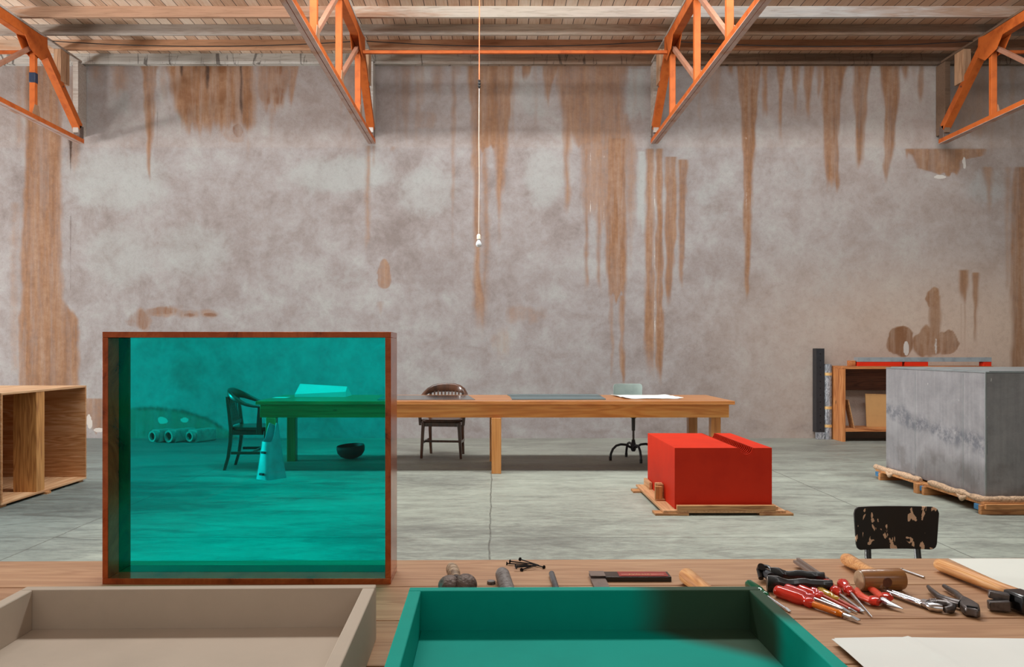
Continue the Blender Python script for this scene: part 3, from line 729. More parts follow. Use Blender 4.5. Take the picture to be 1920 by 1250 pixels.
# ------------------------------------------------------------------ roof trusses
TB = 4.22   # underside of bottom chord
def make_truss(x, label, mirror=1, tape=False):
    r = root('roof_truss', (x, 0, 0), label, 'truss', group='orange steel roof trusses')
    yw = WY-0.1
    def member(name, y0, z0, y1, z1, w_, d_, mats=('orange', 'orange'), xoff=0.0):
        a = Vector((0, y0, z0)); b = Vector((0, y1, z1)); t = (b-a).normalized(); n = Vector((0, -t.z, t.y))
        if n.z < 0: n = -n
        mb = MB()
        c = [a-n*d_/2, b-n*d_/2, b+n*d_/2, a+n*d_/2]
        lo = [p+Vector((xoff-w_/2, 0, 0)) for p in c]; hi = [p+Vector((xoff+w_/2, 0, 0)) for p in c]
        mb.hexa(lo, hi)
        return mb.build(name, [M[mats[0]]], r, 0.004)
    # bottom chord: pair of angles, underside coloured pale pink-grey
    mb = MB()
    for s in (-1, 1):
        x0, x1 = sorted((s*0.004, s*0.05))
        mb.box(x0, x1, -2, yw, TB, TB+0.006, 1)
        xa, xb = sorted((s*0.045, s*0.05))
        xc, xd = sorted((s*0.004, s*0.009))
        mb.box(xa, xb, -2, yw, TB+0.006, TB+0.065, 0).box(xc, xd, -2, yw, TB+0.006, TB+0.05, 0)
    mb.build('bottom_chord', [M['orange'], M['pinkgrey']], r)
    # top chord box and its timber nailer
    MB().box(-0.05, 0.05, -2, 10.46, 5.22, 5.354).build('top_chord', [M['orange']], r, 0.004)
    MB().box(-0.055, 0.055, -2, yw-0.06, 5.355, 5.3845).build('timber_nailer', [M['post']], r, 0.003)
    # raking end strut: channel from gusset down to the wall foot
    a = (10.42, 5.28); b = (yw-0.07, 4.44)
    t = Vector((0, b[0]-a[0], b[1]-a[1])).normalized(); n = Vector((0, -t.z, t.y))
    mb = MB()
    c = [Vector((0,)+a)-n*0.055, Vector((0,)+b)-n*0.055, Vector((0,)+b)+n*0.055, Vector((0,)+a)+n*0.055]
    mb.hexa([p-Vector((0.045, 0, 0)) for p in c], [p+Vector((0.045, 0, 0)) for p in c])
    c = [Vector((0,)+a)-n*0.062, Vector((0,)+b)-n*0.062, Vector((0,)+b)-n*0.0551, Vector((0,)+a)-n*0.0551]
    mb.hexa([p-Vector((0.052, 0, 0)) for p in c], [p+Vector((0.052, 0, 0)) for p in c])
    es = mb.build('end_strut', [M['orange']], r)
    h = MB().lathe([(0.05, 0.012), (0.053, 0.012), (0.053, 0.002)], 10).build('bolt', M['iron'], es)
    h.location = (0, 10.9, 4.86)
    h = MB().lathe([(-0.05, 0.012), (-0.053, 0.012), (-0.053, 0.002)], 10).build('bolt', M['iron'], es)
    h.location = (0, 10.9, 4.86)
    # foot stub and bracket at the wall
    MB().box(-0.045, 0.045, yw-0.11, yw, TB+0.065, 4.46).build('wall_foot', [M['rusty']], r, 0.004)
    # gusset plates at first node
    MB().prism([(9.95, 5.28), (10.50, 5.37), (10.52, 5.12), (10.36, 5.02), (10.12, 5.08)], -0.056, -0.051,
               M=Matrix(((0, 0, 1, 0), (1, 0, 0, 0), (0, 1, 0, 0), (0, 0, 0, 1)))).build('gusset_plate', [M['orange']], r)
    MB().prism([(9.95, 5.28), (10.50, 5.37), (10.52, 5.12), (10.36, 5.02), (10.12, 5.08)], 0.051, 0.056,
               M=Matrix(((0, 0, 1, 0), (1, 0, 0, 0), (0, 1, 0, 0), (0, 0, 0, 1)))).build('gusset_plate', [M['orange']], r)
    # web
    ys = [10.28-1.25*i for i in range(7)]
    for i, y in enumerate(ys):
        top = 5.1 if i == 0 else 5.24
        MB().box(-0.036, 0.036, y-0.03, y+0.03, TB+0.05, top).build('vertical_web', [M['orange']], r, 0.004)
        MB().prism([(y-0.1, TB+0.05), (y+0.09, TB+0.05), (y+0.045, TB+0.2), (y-0.04, TB+0.2)], 0.0365, 0.0415,
                   M=Matrix(((0, 0, 1, 0), (1, 0, 0, 0), (0, 1, 0, 0), (0, 0, 0, 1)))).build('gusset_plate', [M['gusset']], r)
        if i < 6:
            member('diagonal_web', ys[i+1]+0.02, TB+0.12, y-0.08, 5.12 if i == 0 else 5.24, 0.05, 0.05, ('web', 'orange'))
    # timber posts at wall
    MB().box(-0.038, 0.038, yw-0.14, yw+0.09, 4.35, 5.354).build('timber_post', [M['post']], r, 0.003)
    MB().box(-0.05, 0.05, 10.84, 11.06, 4.92, 5.354).build('timber_hanger', [M['hanger']], r, 0.003)
    if tape:
        MB().box(-0.041, 0.041, 10.28-0.035, 10.28+0.035, 4.70, 4.83).build('tape_band', [M['tape']], r, 0.006)
    return r
# the end strut runs through the hanger's foot: keep hanger short
make_truss(-5.93, 'orange steel roof truss at far left with navy tape on its upright', tape=True)
make_truss(-1.76, 'orange steel roof truss left of the hanging bulb with pinkish lower chord')
make_truss(2.28, 'orange steel roof truss above the red box, right of the hanging bulb')
make_truss(6.40, 'orange steel roof truss at far right above the grey metal crate')

for x0, x1, lab in ((-1.70, 2.22, 'thin orange tie rod between the two middle trusses'),
                    (-10.0, -5.99, 'thin orange tie rod running off left from the leftmost truss'),
                    (6.46, 10.2, 'thin orange tie rod running off right from the rightmost truss')):
    o = box('tie_rod', M['orange'], x0, x1, 10.28, 10.32, 5.085, 5.125, bevel=0.003)
    tag(o, lab, 'tie rod', 'orange tie rods between trusses')

pts = []
for a, b, n in ((-5.87, -1.82, 14), (-1.70, 2.22, 14), (2.34, 6.34, 14)):
    for i in range(n+1):
        t = i/n; pts.append((a+(b-a)*t, 10.62, 5.372-0.07*4*t*(1-t)))
o = MB().tube(pts, 0.006, 6).build('electric_wire', M['black'])
tag(o, 'thin black wire sagging beneath the ceiling joists', 'wire')

# hanging bulb
bx, by = (897.5-VX)/F*8.6, 8.6
zb = lambda py: CAM_H-(py-VY)/F*8.6
r = root('pendant_bulb', (bx, by, 0), 'bare white bulb hanging on a long cord, orange above and white below', 'light bulb')
MB().tube([(0.01, 0, CZ-0.001), (0.008, 0, 4.8), (0.006, 0, zb(150))], 0.006, 8).build('orange_cord', M['cord_o'], r)
MB().lathe([(-0.05, 0.006), (-0.04, 0.016), (-0.02, 0.011), (-0.005, 0.018), (0.012, 0.010), (0.025, 0.017), (0.045, 0.006)], 10,
           M=Matrix.Translation((0.006, 0, zb(158))) @ Matrix.Rotation(PI/2, 4, 'Y')).build('taped_splice', M['black'], r)
MB().tube([(0.006, 0, zb(164)), (0.002, 0, zb(260)), (0.006, 0, zb(330)), (0, 0, zb(437))], 0.0042, 8).build('white_cord', M['cord_w'], r)
MB().lathe([(zb(438), 0.006), (zb(439), 0.012), (zb(441), 0.02), (zb(448), 0.021)], 20, M=Matrix.Rotation(-PI/2, 4, 'Y')).build('lamp_socket', M['porcelain'], r)
zt = zb(448)
prof = [(0, 0.013), (-0.012, 0.014), (-0.03, 0.024), (-0.05, 0.032), (-0.066, 0.031), (-0.080, 0.022), (-0.087, 0.008), (-0.088, 0.001)]
MB().lathe([(zt+a, b_) for a, b_ in prof], 24, M=Matrix.Rotation(-PI/2, 4, 'Y')).build('glass_bulb', M['bulb'], r, smooth=80)

# ------------------------------------------------------------------ foreground worktable
TZ = 0.75
TR = 0.012
wt = root('worktable', (0, 0, 0), 'long plank worktable in the foreground covered with trays and hand tools', 'table')
def rotz(a): return Matrix.Rotation(a, 4, 'Z')
yb = 2.018
for i in range(5):
    y1 = yb-0.2262*i; y0 = y1-0.2222
    MB().box(-2.2, 2.2, y0, y1, TZ-0.04, TZ, M=rotz(TR)).build('plank', M['plank'], wt, 0.0015)
for x in (-1.9, 0.0, 1.9):
    for y in (0.98, 1.90):
        MB().box(x-0.045, x+0.045, y-0.045, y+0.045, 0, TZ-0.04, M=rotz(TR)).build('leg', M['fir_z'], wt, 0.003)
for y in (0.94, 1.86):
    MB().box(-1.855, -0.045, y, y+0.035, TZ-0.17, TZ-0.041, M=rotz(TR)).build('apron_rail', M['batten'], wt, 0.003)
    MB().box(0.045, 1.855, y, y+0.035, TZ-0.17, TZ-0.041, M=rotz(TR)).build('apron_rail', M['batten'], wt, 0.003)

def tt(px, py, z=TZ):
    d = F*(CAM_H-z)/(py-VY)
    return Vector(((px-VX)*d/F, d, z))

# shallow trays
def tray(name, cx, yback, wid, dep, h, rz, mat, label):
    r = root(name, (cx, yback, TZ), label, 'tray', rz)
    hw = wid/2; t = 0.022
    MB().box(-hw+t, hw-t, -dep+t, -t, 0.006, 0.030).build('base_panel', mat, r, 0.001)
    MB().box(-hw, hw, -t, 0, 0, h).build('back_wall', mat, r, 0.002)
    MB().box(-hw, hw, -dep, -dep+t, 0, h).build('front_wall', mat, r, 0.002)
    MB().box(-hw, -hw+t, -dep+t, -t, 0, h).build('side_wall', mat, r, 0.002)
    MB().box(hw-t, hw, -dep+t, -t, 0, h).build('side_wall', mat, r, 0.002)
    return r
tray('wooden_tray', -0.533, 1.4575, 0.632, 0.56, 0.1005, 0.020, M['white_paint'], 'pale beige painted shallow tray in front of the copper framed box')
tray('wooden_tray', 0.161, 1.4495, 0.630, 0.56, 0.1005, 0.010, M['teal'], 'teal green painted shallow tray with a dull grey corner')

# copper frame box with turquoise acrylic
bx0, bx1 = -0.887, -0.235
r = root('framed_acrylic_box', ((bx0+bx1)/2, 1.807, TZ), 'open brown copper box standing upright with a turquoise see-through panel', 'box')
hw = (bx1-bx0)/2; t = 0.013; dd = 0.113; H = 0.57
MB().box(-hw, hw, 0, dd, H-t, H).build('top_panel', M['copper'], r, 0.001)
MB().box(-hw, hw, 0, dd, 0, t).build('bottom_panel', M['copper'], r, 0.001)
MB().box(-hw, -hw+t, 0, dd, t, H-t).build('side_panel', M['copper'], r, 0.001)
MB().box(hw-t, hw, 0, dd, t, H-t).build('side_panel', M['copper'], r, 0.001)
MB().box(-hw+t, hw-t, 0.052, 0.056, t, H-t).build('acrylic_pane', M['plexi'], r)

# papers
def sheet(name, x0, x1, y0, y1, z, mat, label, amp=0.002, th=0.0008, nx=40, ny=24, fn=None, cat='paper', group=None, skew=0.0):
    mb = MB(); vs = []; fs = []
    for j in range(ny+1):
        for i in range(nx+1):
            u = i/nx; v = j/ny; x = x0+(x1-x0)*u; y = y0+(y1-y0)*v
            h = amp*(mnoise.noise(Vector((x*9, y*9, z*3)))+1.0)
            if fn: h = h+fn(x, y)
            vs.append((x+skew*(y-y0), y, z+h+0.0003))
    n = nx+1
    top = len(vs); vs2 = vs+[(a, b, max(z+0.0001, c-th)) for a, b, c in vs]
    for j in range(ny):
        for i in range(nx):
            a = j*n+i
            fs.append((a, a+1, a+n+1, a+n)); fs.append((top+a, top+a+n, top+a+n+1, top+a+1))
    for i in range(nx):
        fs.append((i, top+i, top+i+1, i+1)); a = ny*n+i; fs.append((a, a+1, top+a+1, top+a))
    for j in range(ny):
        a = j*n; fs.append((a, a+n, top+a+n, top+a)); a = j*n+nx; fs.append((a, top+a, top+a+n, a+n))
    mb.add(vs2, fs)
    o = mb.build(name, mat, smooth=60)
    return tag(o, label, cat, group)
tb = Matrix.Rotation(TR, 3, 'Z')
sheet('drawing_board_sheet', 1.15, 1.95, 1.50, 2.028, TZ, M['board_w'], 'large flat off-white sheet at the table corner beside the claw hammer', 0.0003, 0.0015, cat='sheet')
def fold(x, y):
    h = 0
    for fx, fa in ((0.74, -0.12), (1.02, -0.15)):
        d = abs((x-fx)-(1.44-y)*fa*-1); h += 0.004*max(0, 1-d/0.012)
    return h+0.006*max(0, (x-0.8))*max(0.0, 1-abs(y-1.44)/0.05)
sheet('crumpled_paper', 0.62, 1.45, 0.96, 1.462, TZ, M['paper'], 'folded white paper along the front of the table, underneath its twin sheet', 0.003, 0.0006, 80, 50)
sheet('crumpled_paper', 0.605, 1.45, 0.96, 1.438, TZ+0.0072, M['paper'], 'creased white paper lying on top at the bottom right corner', 0.003, 0.0006, 80, 50, fold)

# ------------------------------------------------------------------ hand tools
def frame(P, Q, roll=0.0):
    """matrix: local x from P towards Q, local z up"""
    P = Vector(P); Q = Vector(Q); x = (Q-P).normalized(); z0 = Vector((0, 0, 1)); y = z0.cross(x).normalized(); z = x.cross(y)
    m = Matrix.Identity(4)
    for i in range(3): m[i][0] = x[i]; m[i][1] = y[i]; m[i][2] = z[i]; m[i][3] = P[i]
    return m @ Matrix.Rotation(roll, 4, 'X')
def tool_root(name, P, Q, label, cat, group=None):
    r = root(name, (0, 0, 0), label, cat, group=group)
    r.matrix_world = frame(P, Q); r.location = P
    return r
def leng(P, Q): return (Vector(Q)-Vector(P)).length

# screwdrivers
def screwdriver(P, Q, hl, hr, hmat, smat, label, style='flute', sr=0.003, tip='flat', group='screwdrivers fanned out on the table', ring=None, name='screwdriver'):
    L = leng(P, Q)
    r = tool_root(name, P, Q, label, 'screwdriver', group)
    mb = MB(); seg = 24; rings = []
    if style == 'flute':
        prof = [(0, .35), (.02, .75), (.06, .98), (.12, 1.0), (.62, 1.0), (.70, .82), (.76, .62), (.82, .78), (.92, .78), (1.0, .42)]
        fl_ = lambda u: 0.10 if 0.04 < u < 0.66 else 0.0
    else:
        prof = [(0, .45), (.05, .85), (.16, 1.05), (.30, 1.0), (.46, .72), (.58, .58), (.66, .86), (.78, .86), (.86, .6), (1, .4)]
        fl_ = lambda u: 0.08 if 0.05 < u < 0.4 else 0.0
    for u, rr in prof:
        ring = []
        for k in range(seg):
            a = 2*PI*k/seg; q = hr*rr*(1-fl_(u)*(0.5+0.5*math.cos(8*a)))
            ring.append(Vector((u*hl, q*math.cos(a), q*math.sin(a))))
        rings.append(ring)
    mb.loft(rings).build('handle', hmat, r, smooth=50)
    s0 = hl-0.002
    if tip == 'cross':
        MB().lathe([(s0, sr), (L-0.012, sr), (L-0.004, sr*0.7), (L, sr*0.2)], 12).build('shaft', smat, r)
    elif tip == 'cone':
        MB().lathe([(s0, sr*1.2), (L-0.004, sr*0.35), (L, sr*0.1)], 12).build('shaft', smat, r)
    else:
        mb = MB().lathe([(s0, sr), (L-0.016, sr)], 12)
        mb.hexa([Vector((L-0.017, y, z)) for y, z in ((-sr, -sr*.9), (sr, -sr*.9), (sr, sr*.9), (-sr, sr*.9))],
                [Vector((L, y, z)) for y, z in ((-sr*1.1, -sr*.2), (sr*1.1, -sr*.2), (sr*1.1, sr*.2), (-sr*1.1, sr*.2))])
        mb.build('shaft', smat, r)
    return r, L
hz = TZ+0.0135
# pixel positions of the handle end and tip of each
A, L_ = screwdriver(tt(1454, 1106, hz), tt(1611, 1163, TZ+0.006), 0.098, 0.0135, M['red_pl'], M['steel'], 'largest red screwdriver, nearest the front, with an orange see-through sleeve', sr=0.0045)
MB().lathe([(0.086, 0.006), (0.09, 0.0068), (0.150, 0.0066), (0.153, 0.0075), (0.158, 0.0062), (L_-0.035, 0.0062)], 14).build('orange_sleeve', M['orange_pl'], A)
screwdriver(tt(1472, 1101, hz), tt(1594, 1148, TZ+0.004), 0.075, 0.0105, M['pink_pl'], M['steel'], 'pink-red screwdriver lying second from the front, with a bright steel shaft', sr=0.0035)
screwdriver(tt(1491, 1098, hz), tt(1588, 1144, TZ+0.005), 0.078, 0.0098, M['red_pl'], M['steel'], 'red screwdriver third from the front, its steel shaft half hidden', sr=0.003)
B, L2 = screwdriver(tt(1503, 1097, TZ+0.0105), tt(1606, 1147, TZ+0.004), 0.070, 0.0095, M['pink_pl'], M['steel'], 'slim red screwdriver with a red-brown sleeved shaft, left of the amber one', sr=0.0022)
MB().lathe([(0.068, 0.0036), (L2-0.022, 0.0032)], 12).build('shaft_sleeve', M['red_sleeve'], B)
C_, L3 = screwdriver(tt(1530, 1103, TZ+0.011), tt(1617, 1147, TZ+0.004), 0.072, 0.0085, M['amber_pl'], M['steel'], 'amber yellow handled screwdriver with a red-brown sleeved shaft', sr=0.0024)
MB().lathe([(0.070, 0.0036), (L3-0.006, 0.0032)], 12).build('shaft_sleeve', M['red_sleeve'], C_)
screwdriver(tt(1546, 1093, TZ+0.015), tt(1618, 1146, TZ+0.005), 0.068, 0.0135, M['red_pl'], M['steel'], 'bulb-handled red screwdriver just right of the amber one', 'bulb', sr=0.0032, tip='flat')
screwdriver(tt(1578, 1092, TZ+0.015), tt(1635, 1156, TZ+0.003), 0.066, 0.0130, M['red_pl'], M['steel'], 'bulb-handled red screwdriver farthest right, with a pointed steel shaft', 'bulb', sr=0.0032, tip='cone')
screwdriver(tt(1402, 1093, TZ+0.011), tt(1481, 1146, TZ+0.003), 0.085, 0.0105, M['green_pl'], M['steel'], 'green handled screwdriver half hidden behind the teal tray', sr=0.003, group=None)

# rawhide mallet
P = tt(1611, 1087, TZ+0.0245); Q = tt(1690, 1085, TZ+0.0245)
r = tool_root('mallet', P, Q, 'rawhide mallet with a rolled brown head and ash handle', 'mallet')
L = leng(P, Q); L = 0.098
R_ = 0.0235
MB().lathe([(0.002, R_*.93), (0.005, R_), (L-0.006, R_*1.02), (L, R_*.94)], 32).build('mallet_head', M['hide'], r)
MB().lathe([(0.0015, R_*0.90), (-0.0015, R_*0.86), (-0.002, R_*0.2)], 32).build('striking_face', M['hide_end'], r)
Rl = r.matrix_world.inverted()
h0 = Rl @ tt(1583, 1046, TZ+0.016); h1 = Vector((L*0.62, 0.021, 0.0))
hp = [h0.lerp(h1, u) for u in (0, .04, .12, .3, .5, .7, .85, 1.0)]
hd = MB().tube(hp, [0.006, 0.0135, 0.0158, 0.0145, 0.0115, 0.0105, 0.012, 0.0125], 18); hd.build('handle', M['handle'], r, smooth=60)
MB().tube([Vector((L*0.52, -R_*0.92, 0)), Vector((L*0.52, -R_*1.02, 0))], 0.0105, 18).build('handle_end', M['hidecore'], r)

# thin steel pin
P = tt(1690, 1067, TZ+0.003); Q = tt(1733, 1082, TZ+0.003)
r = tool_root('steel_pin', P, Q, 'thin bright steel pin lying right of the mallet head', 'pin')
L = leng(P, Q)
MB().lathe([(0, 0.0015), (0.0015, 0.0042), (0.003, 0.0042), (0.0035, 0.0026), (L, 0.0026)], 12).build('pin_shaft', M['steel'], r)

# claw hammer at the right edge
P = tt(1757, 1056, TZ+0.017); Q = tt(1925, 1121, TZ+0.020)
r = tool_root('claw_hammer', P, Q, 'claw hammer with a long ash handle and black head at the right edge', 'hammer')
L = leng(P, Q)
MB().tube([(0, 0, 0), (0.004, 0, 0), (0.02, 0, 0), (L*.4, 0, 0), (L*.75, 0, 0), (L, 0, 0), (L+0.03, 0, 0)], [0.007, 0.0125, 0.0155, 0.0148, 0.012, 0.0135, 0.013], 20).build('handle', M['handle'], r, smooth=60)
Rl = r.matrix_world.inverted()
hc = Rl @ tt(1925, 1126, TZ+0.020)
def loc(px, py, z): return Rl @ tt(px, py, z)
mb = MB()
def bar(mb, P, Q, w0, h0_, w1, h1_):
    P = Vector(P); Q = Vector(Q); t = (Q-P).normalized(); s = t.cross(Vector((0, 0, 1))).normalized(); u = s.cross(t)
    f = lambda C, a, b: [C-s*a-u*b, C+s*a-u*b, C+s*a+u*b, C-s*a+u*b]
    mb.hexa(f(P, w0, h0_), f(Q, w1, h1_))
bar(mb, loc(1853, 1112, TZ+0.031), loc(1892, 1121, TZ+0.026), 0.009, 0.007, 0.011, 0.009)
bar(mb, loc(1853, 1134, TZ+0.012), loc(1892, 1134, TZ+0.015), 0.009, 0.009, 0.012, 0.011)
claw = mb.build('claw', M['iron'], r, 0.002)
MB().box(-0.026, 0.03, -0.020, 0.020, -0.018, 0.018, M=Matrix.Translation(loc(1915, 1126, TZ+0.022)) @ rotz(-Rl.to_euler().z*0)).build('head_block', M['blacksteel'], r, 0.004)
MB().lathe([(0.0, 0.014), (0.05, 0.014), (0.055, 0.017), (0.075, 0.017), (0.078, 0.015)], 20, M=Matrix.Translation(loc(1934, 1128, TZ+0.021)) @ Rl.to_quaternion().to_matrix().to_4x4()).build('hammer_face', M['blacksteel'], r)

# wooden handle sticking out from behind the teal tray
P = tt(1284, 1077, TZ+0.0185); Q = tt(1338, 1118, TZ+0.0185)
r = tool_root('wooden_mallet_handle', P, Q, 'pale turned wooden handle poking out behind the teal tray', 'handle')
L = leng(P, Q)
MB().tube([(0, 0, 0), (0.003, 0, 0), (0.012, 0, 0), (0.04, 0, 0), (L*.6, 0, 0), (L, 0, 0)], [0.009, 0.0155, 0.0182, 0.0175, 0.0155, 0.0150], 22).build('grip', M['handle'], r, smooth=60)

# F-clamp
r = root('bar_clamp', tuple(tt(1490, 1085)), 'black steel bar clamp with two arms and a brown-grey bar', 'clamp')
o0 = r.location.copy()
lc = lambda px, py, z: tt(px, py, z)-o0
mb = MB()
a = lc(1496, 1052, TZ+0.013); b_ = lc(1551, 1090, TZ+0.013)
bar(mb, a, b_, 0.0115, 0.003, 0.0115, 0.003)
bar(mb, a+Vector((0, 0, 0.0055)), b_+Vector((0, 0, 0.0055)), 0.0035, 0.0028, 0.0035, 0.0028)
mb.build('clamp_bar', M['barsteel'], r)
def arm(name, L0, L1, z, w_, h_):
    a = lc(*L0, z); b_ = lc(*L1, z); mb = MB(); N = 12; rings = []
    for i in range(N+1):
        u = i/N; c = a.lerp(b_, u)
        ww = w_*(1.0 if u < 0.28 else 0.62+0.25*u) * (0.55 if u > 0.985 else 1) * (0.6 if u < 0.01 else 1)
        hh = h_*(1.15 if u < 0.25 else 0.85)
        cz = c + Vector((0, 0, 0.002*math.sin(u*14) if 0.3 < u < 0.6 else 0))
        rings.append([cz+Vector((0, ww*math.cos(q), hh*math.sin(q))) for q in [PI/4*k+PI/8 for k in range(8)]])
    return mb.loft(rings).build(name, M['blacksteel'], r, 0.0015)
arm('clamp_arm', (1443, 1077), (1546, 1083), TZ+0.020, 0.010, 0.016)
arm('clamp_arm', (1438, 1094), (1561, 1099), TZ+0.018, 0.012, 0.017)
sp = MB().tube([lc(1430, 1070, TZ+0.018), lc(1446, 1082, TZ+0.018)], 0.0105, 18).build('clamp_screw', M['perf'], r)
MB().tube([lc(1428, 1062, TZ+0.034), lc(1425, 1068, TZ+0.024), lc(1427, 1084, TZ+0.010)], [0.009, 0.0085, 0.006], 12).build('screw_handle', M['blacksteel'], sp)
MB().tube([lc(1428, 1060, TZ+0.034), lc(1440, 1062, TZ+0.034), lc(1447, 1068, TZ+0.031), lc(1450, 1074, TZ+0.024)], 0.004, 10).build('pivot_lever', M['blacksteel'], sp)

# red needle-nose pliers
r = root('needle_nose_pliers', tuple(tt(1650, 1120)), 'needle-nose pliers with orange-red grips and polished jaws', 'pliers')
o0 = r.location.copy()
MB().tube([lc(1607, 1104, TZ+0.010), lc(1609, 1112, TZ+0.011), lc(1617, 1119, TZ+0.012), lc(1634, 1126, TZ+0.012)], [0.005, 0.0085, 0.0088, 0.0075], 16, flat=.8).build('grip', M['grip'], r, smooth=60)
MB().tube([lc(1630, 1102, TZ+0.011), lc(1637, 1106, TZ+0.011), lc(1650, 1116, TZ+0.012), lc(1655, 1121, TZ+0.012)], [0.006, 0.0085, 0.0085, 0.0075], 16, flat=.8).build('grip', M['grip'], r, smooth=60)
MB().tube([lc(1636, 1122, TZ+0.012), lc(1640, 1126, TZ+0.012), lc(1648, 1128, TZ+0.012)], [0.010, 0.0145, 0.011], 18, flat=.7).build('grip_flange', M['red_pl'], r, smooth=60)
MB().tube([lc(1655, 1116, TZ+0.012), lc(1662, 1118, TZ+0.012), lc(1668, 1121, TZ+0.012)], [0.010, 0.0125, 0.009], 18, flat=.7).build('grip_flange', M['red_pl'], r, smooth=60)
MB().tube([lc(1648, 1124, TZ+0.010), lc(1655, 1125, TZ+0.010), lc(1668, 1132, TZ+0.010), lc(1693, 1141, TZ+0.007)], [0.007, 0.0115, 0.0085, 0.0014], 8, flat=.6).build('jaws', M['steel'], r, smooth=20)

# chrome slide-head nutcracker style wrench
r = root('adjustable_wrench', tuple(tt(1710, 1125)), 'chrome adjustable wrench with a long twin-bar handle and curved jaws', 'wrench')
o0 = r.location.copy()
mb = MB()
a = lc(1645, 1101, TZ+0.008); b_ = lc(1733, 1132, TZ+0.008); s = (b_-a).normalized().cross(Vector((0, 0, 1)))*0.0052
MB().tube([a+s, a+s+(b_-a)*.02, b_+s], [0.002, 0.0045, 0.005], 12).tube([a-s, a-s+(b_-a)*.02, b_-s], [0.002, 0.0045, 0.005], 12).build('handle', M['chrome'], r)
MB().tube([lc(1731, 1130, TZ+0.009), lc(1741, 1133, TZ+0.010)], [0.0085, 0.010], 16).build('collar', M['steel'], r)
mb = MB()
for k in range(4):
    p = lc(1744+3*k, 1126, TZ+0.019); mb.tube([p-Vector((0.0012, 0, 0)), p+Vector((0.0012, 0, 0))], 0.0045, 14)
mb.build('adjusting_worm', M['chrome'], r)
MB().tube([lc(1739, 1133, TZ+0.009), lc(1748, 1137, TZ+0.009), lc(1758, 1139, TZ+0.009), lc(1767, 1140, TZ+0.009)], [0.0085, 0.0115, 0.011, 0.0085], 14, flat=.8).build('fixed_jaw', M['chrome'], r, smooth=60)
MB().tube([lc(1744, 1128, TZ+0.010), lc(1760, 1130, TZ+0.012), lc(1777, 1132, TZ+0.013), lc(1785, 1137, TZ+0.011), lc(1783, 1142, TZ+0.009), lc(1772, 1143, TZ+0.009)],
          [0.006, 0.007, 0.0075, 0.0085, 0.008, 0.006], 14).build('hooked_jaw', M['iron'], r, smooth=60)

# dark combination pliers
r = root('combination_pliers', tuple(tt(1790, 1125)), 'dark forged pliers with bare grey handles, left of the claw hammer', 'pliers')
o0 = r.location.copy()
MB().tube([lc(1740, 1099, TZ+0.012), lc(1746, 1106, TZ+0.012), lc(1762, 1119, TZ+0.012), lc(1784, 1127, TZ+0.012), lc(1801, 1132, TZ+0.012)], [0.0035, 0.0052, 0.0065, 0.0075, 0.0085], 14).build('handle', M['iron'], r, smooth=60)
MB().tube([lc(1770, 1098, TZ+0.010), lc(1779, 1104, TZ+0.010), lc(1792, 1111, TZ+0.010), lc(1802, 1121, TZ+0.011), lc(1810, 1128, TZ+0.011)], [0.0045, 0.0055, 0.006, 0.007, 0.009], 14).build('handle', M['iron'], r, smooth=60)
mb = MB()
z0, z1 = TZ+0.003-o0.z, TZ+0.020-o0.z
Pp = [lc(*p, TZ+0.011).xy for p in ((1798, 1131), (1803, 1122), (1812, 1126), (1824, 1132), (1836, 1140), (1838, 1150), (1834, 1152), (1824, 1149), (1810, 1146), (1801, 1139))]
mb.prism([(p.x, p.y) for p in Pp], z0, z1)
mb.build('jaws', M['iron'], r, 0.003)
MB().box(-0.002, 0.002, -0.010, 0.009, 0.0, 0.003, M=Matrix.Translation(lc(1822, 1139, TZ+0.0195)) @ rotz(0.9)).build('jaw_slot', M['hole'], r)

# nails
for k, (h, q, lab) in enumerate((
        ((1020, 1063), (993, 1056), 'black nail at the right of the pile, its head farthest right'),
        ((975, 1048), (1012, 1060), 'black nail whose head is the topmost of the pile'),
        ((956, 1052), (991, 1056), 'black nail lying second from the top on the left'),
        ((950, 1056), (989, 1058), 'black nail whose head is farthest left in the pile'),
        ((966, 1060), (1004, 1060), 'black nail lying level across the middle of the pile'),
        ((968, 1063), (996, 1061), 'short looking black nail under the middle of the pile'),
        ((978, 1068), (997, 1061), 'black nail at the front of the pile, head nearest the camera'))):
    zz = TZ+0.0035+0.0028*(k % 3)
    P = tt(h[0], h[1], zz); Q = tt(q[0], q[1], zz-0.001)
    r = tool_root('nail', P, Q, lab, 'nail', 'black nails in a loose pile'); L = max(0.055, leng(P, Q))
    MB().lathe([(0.0006, 0.0016), (L-0.006, 0.0015), (L, 0.0002)], 8).build('shank', M['nail'], r)
    MB().lathe([(-0.0008, 0.0045), (0.0008, 0.0048), (0.0025, 0.0016)], 12).build('nail_head', M['nail'], r)

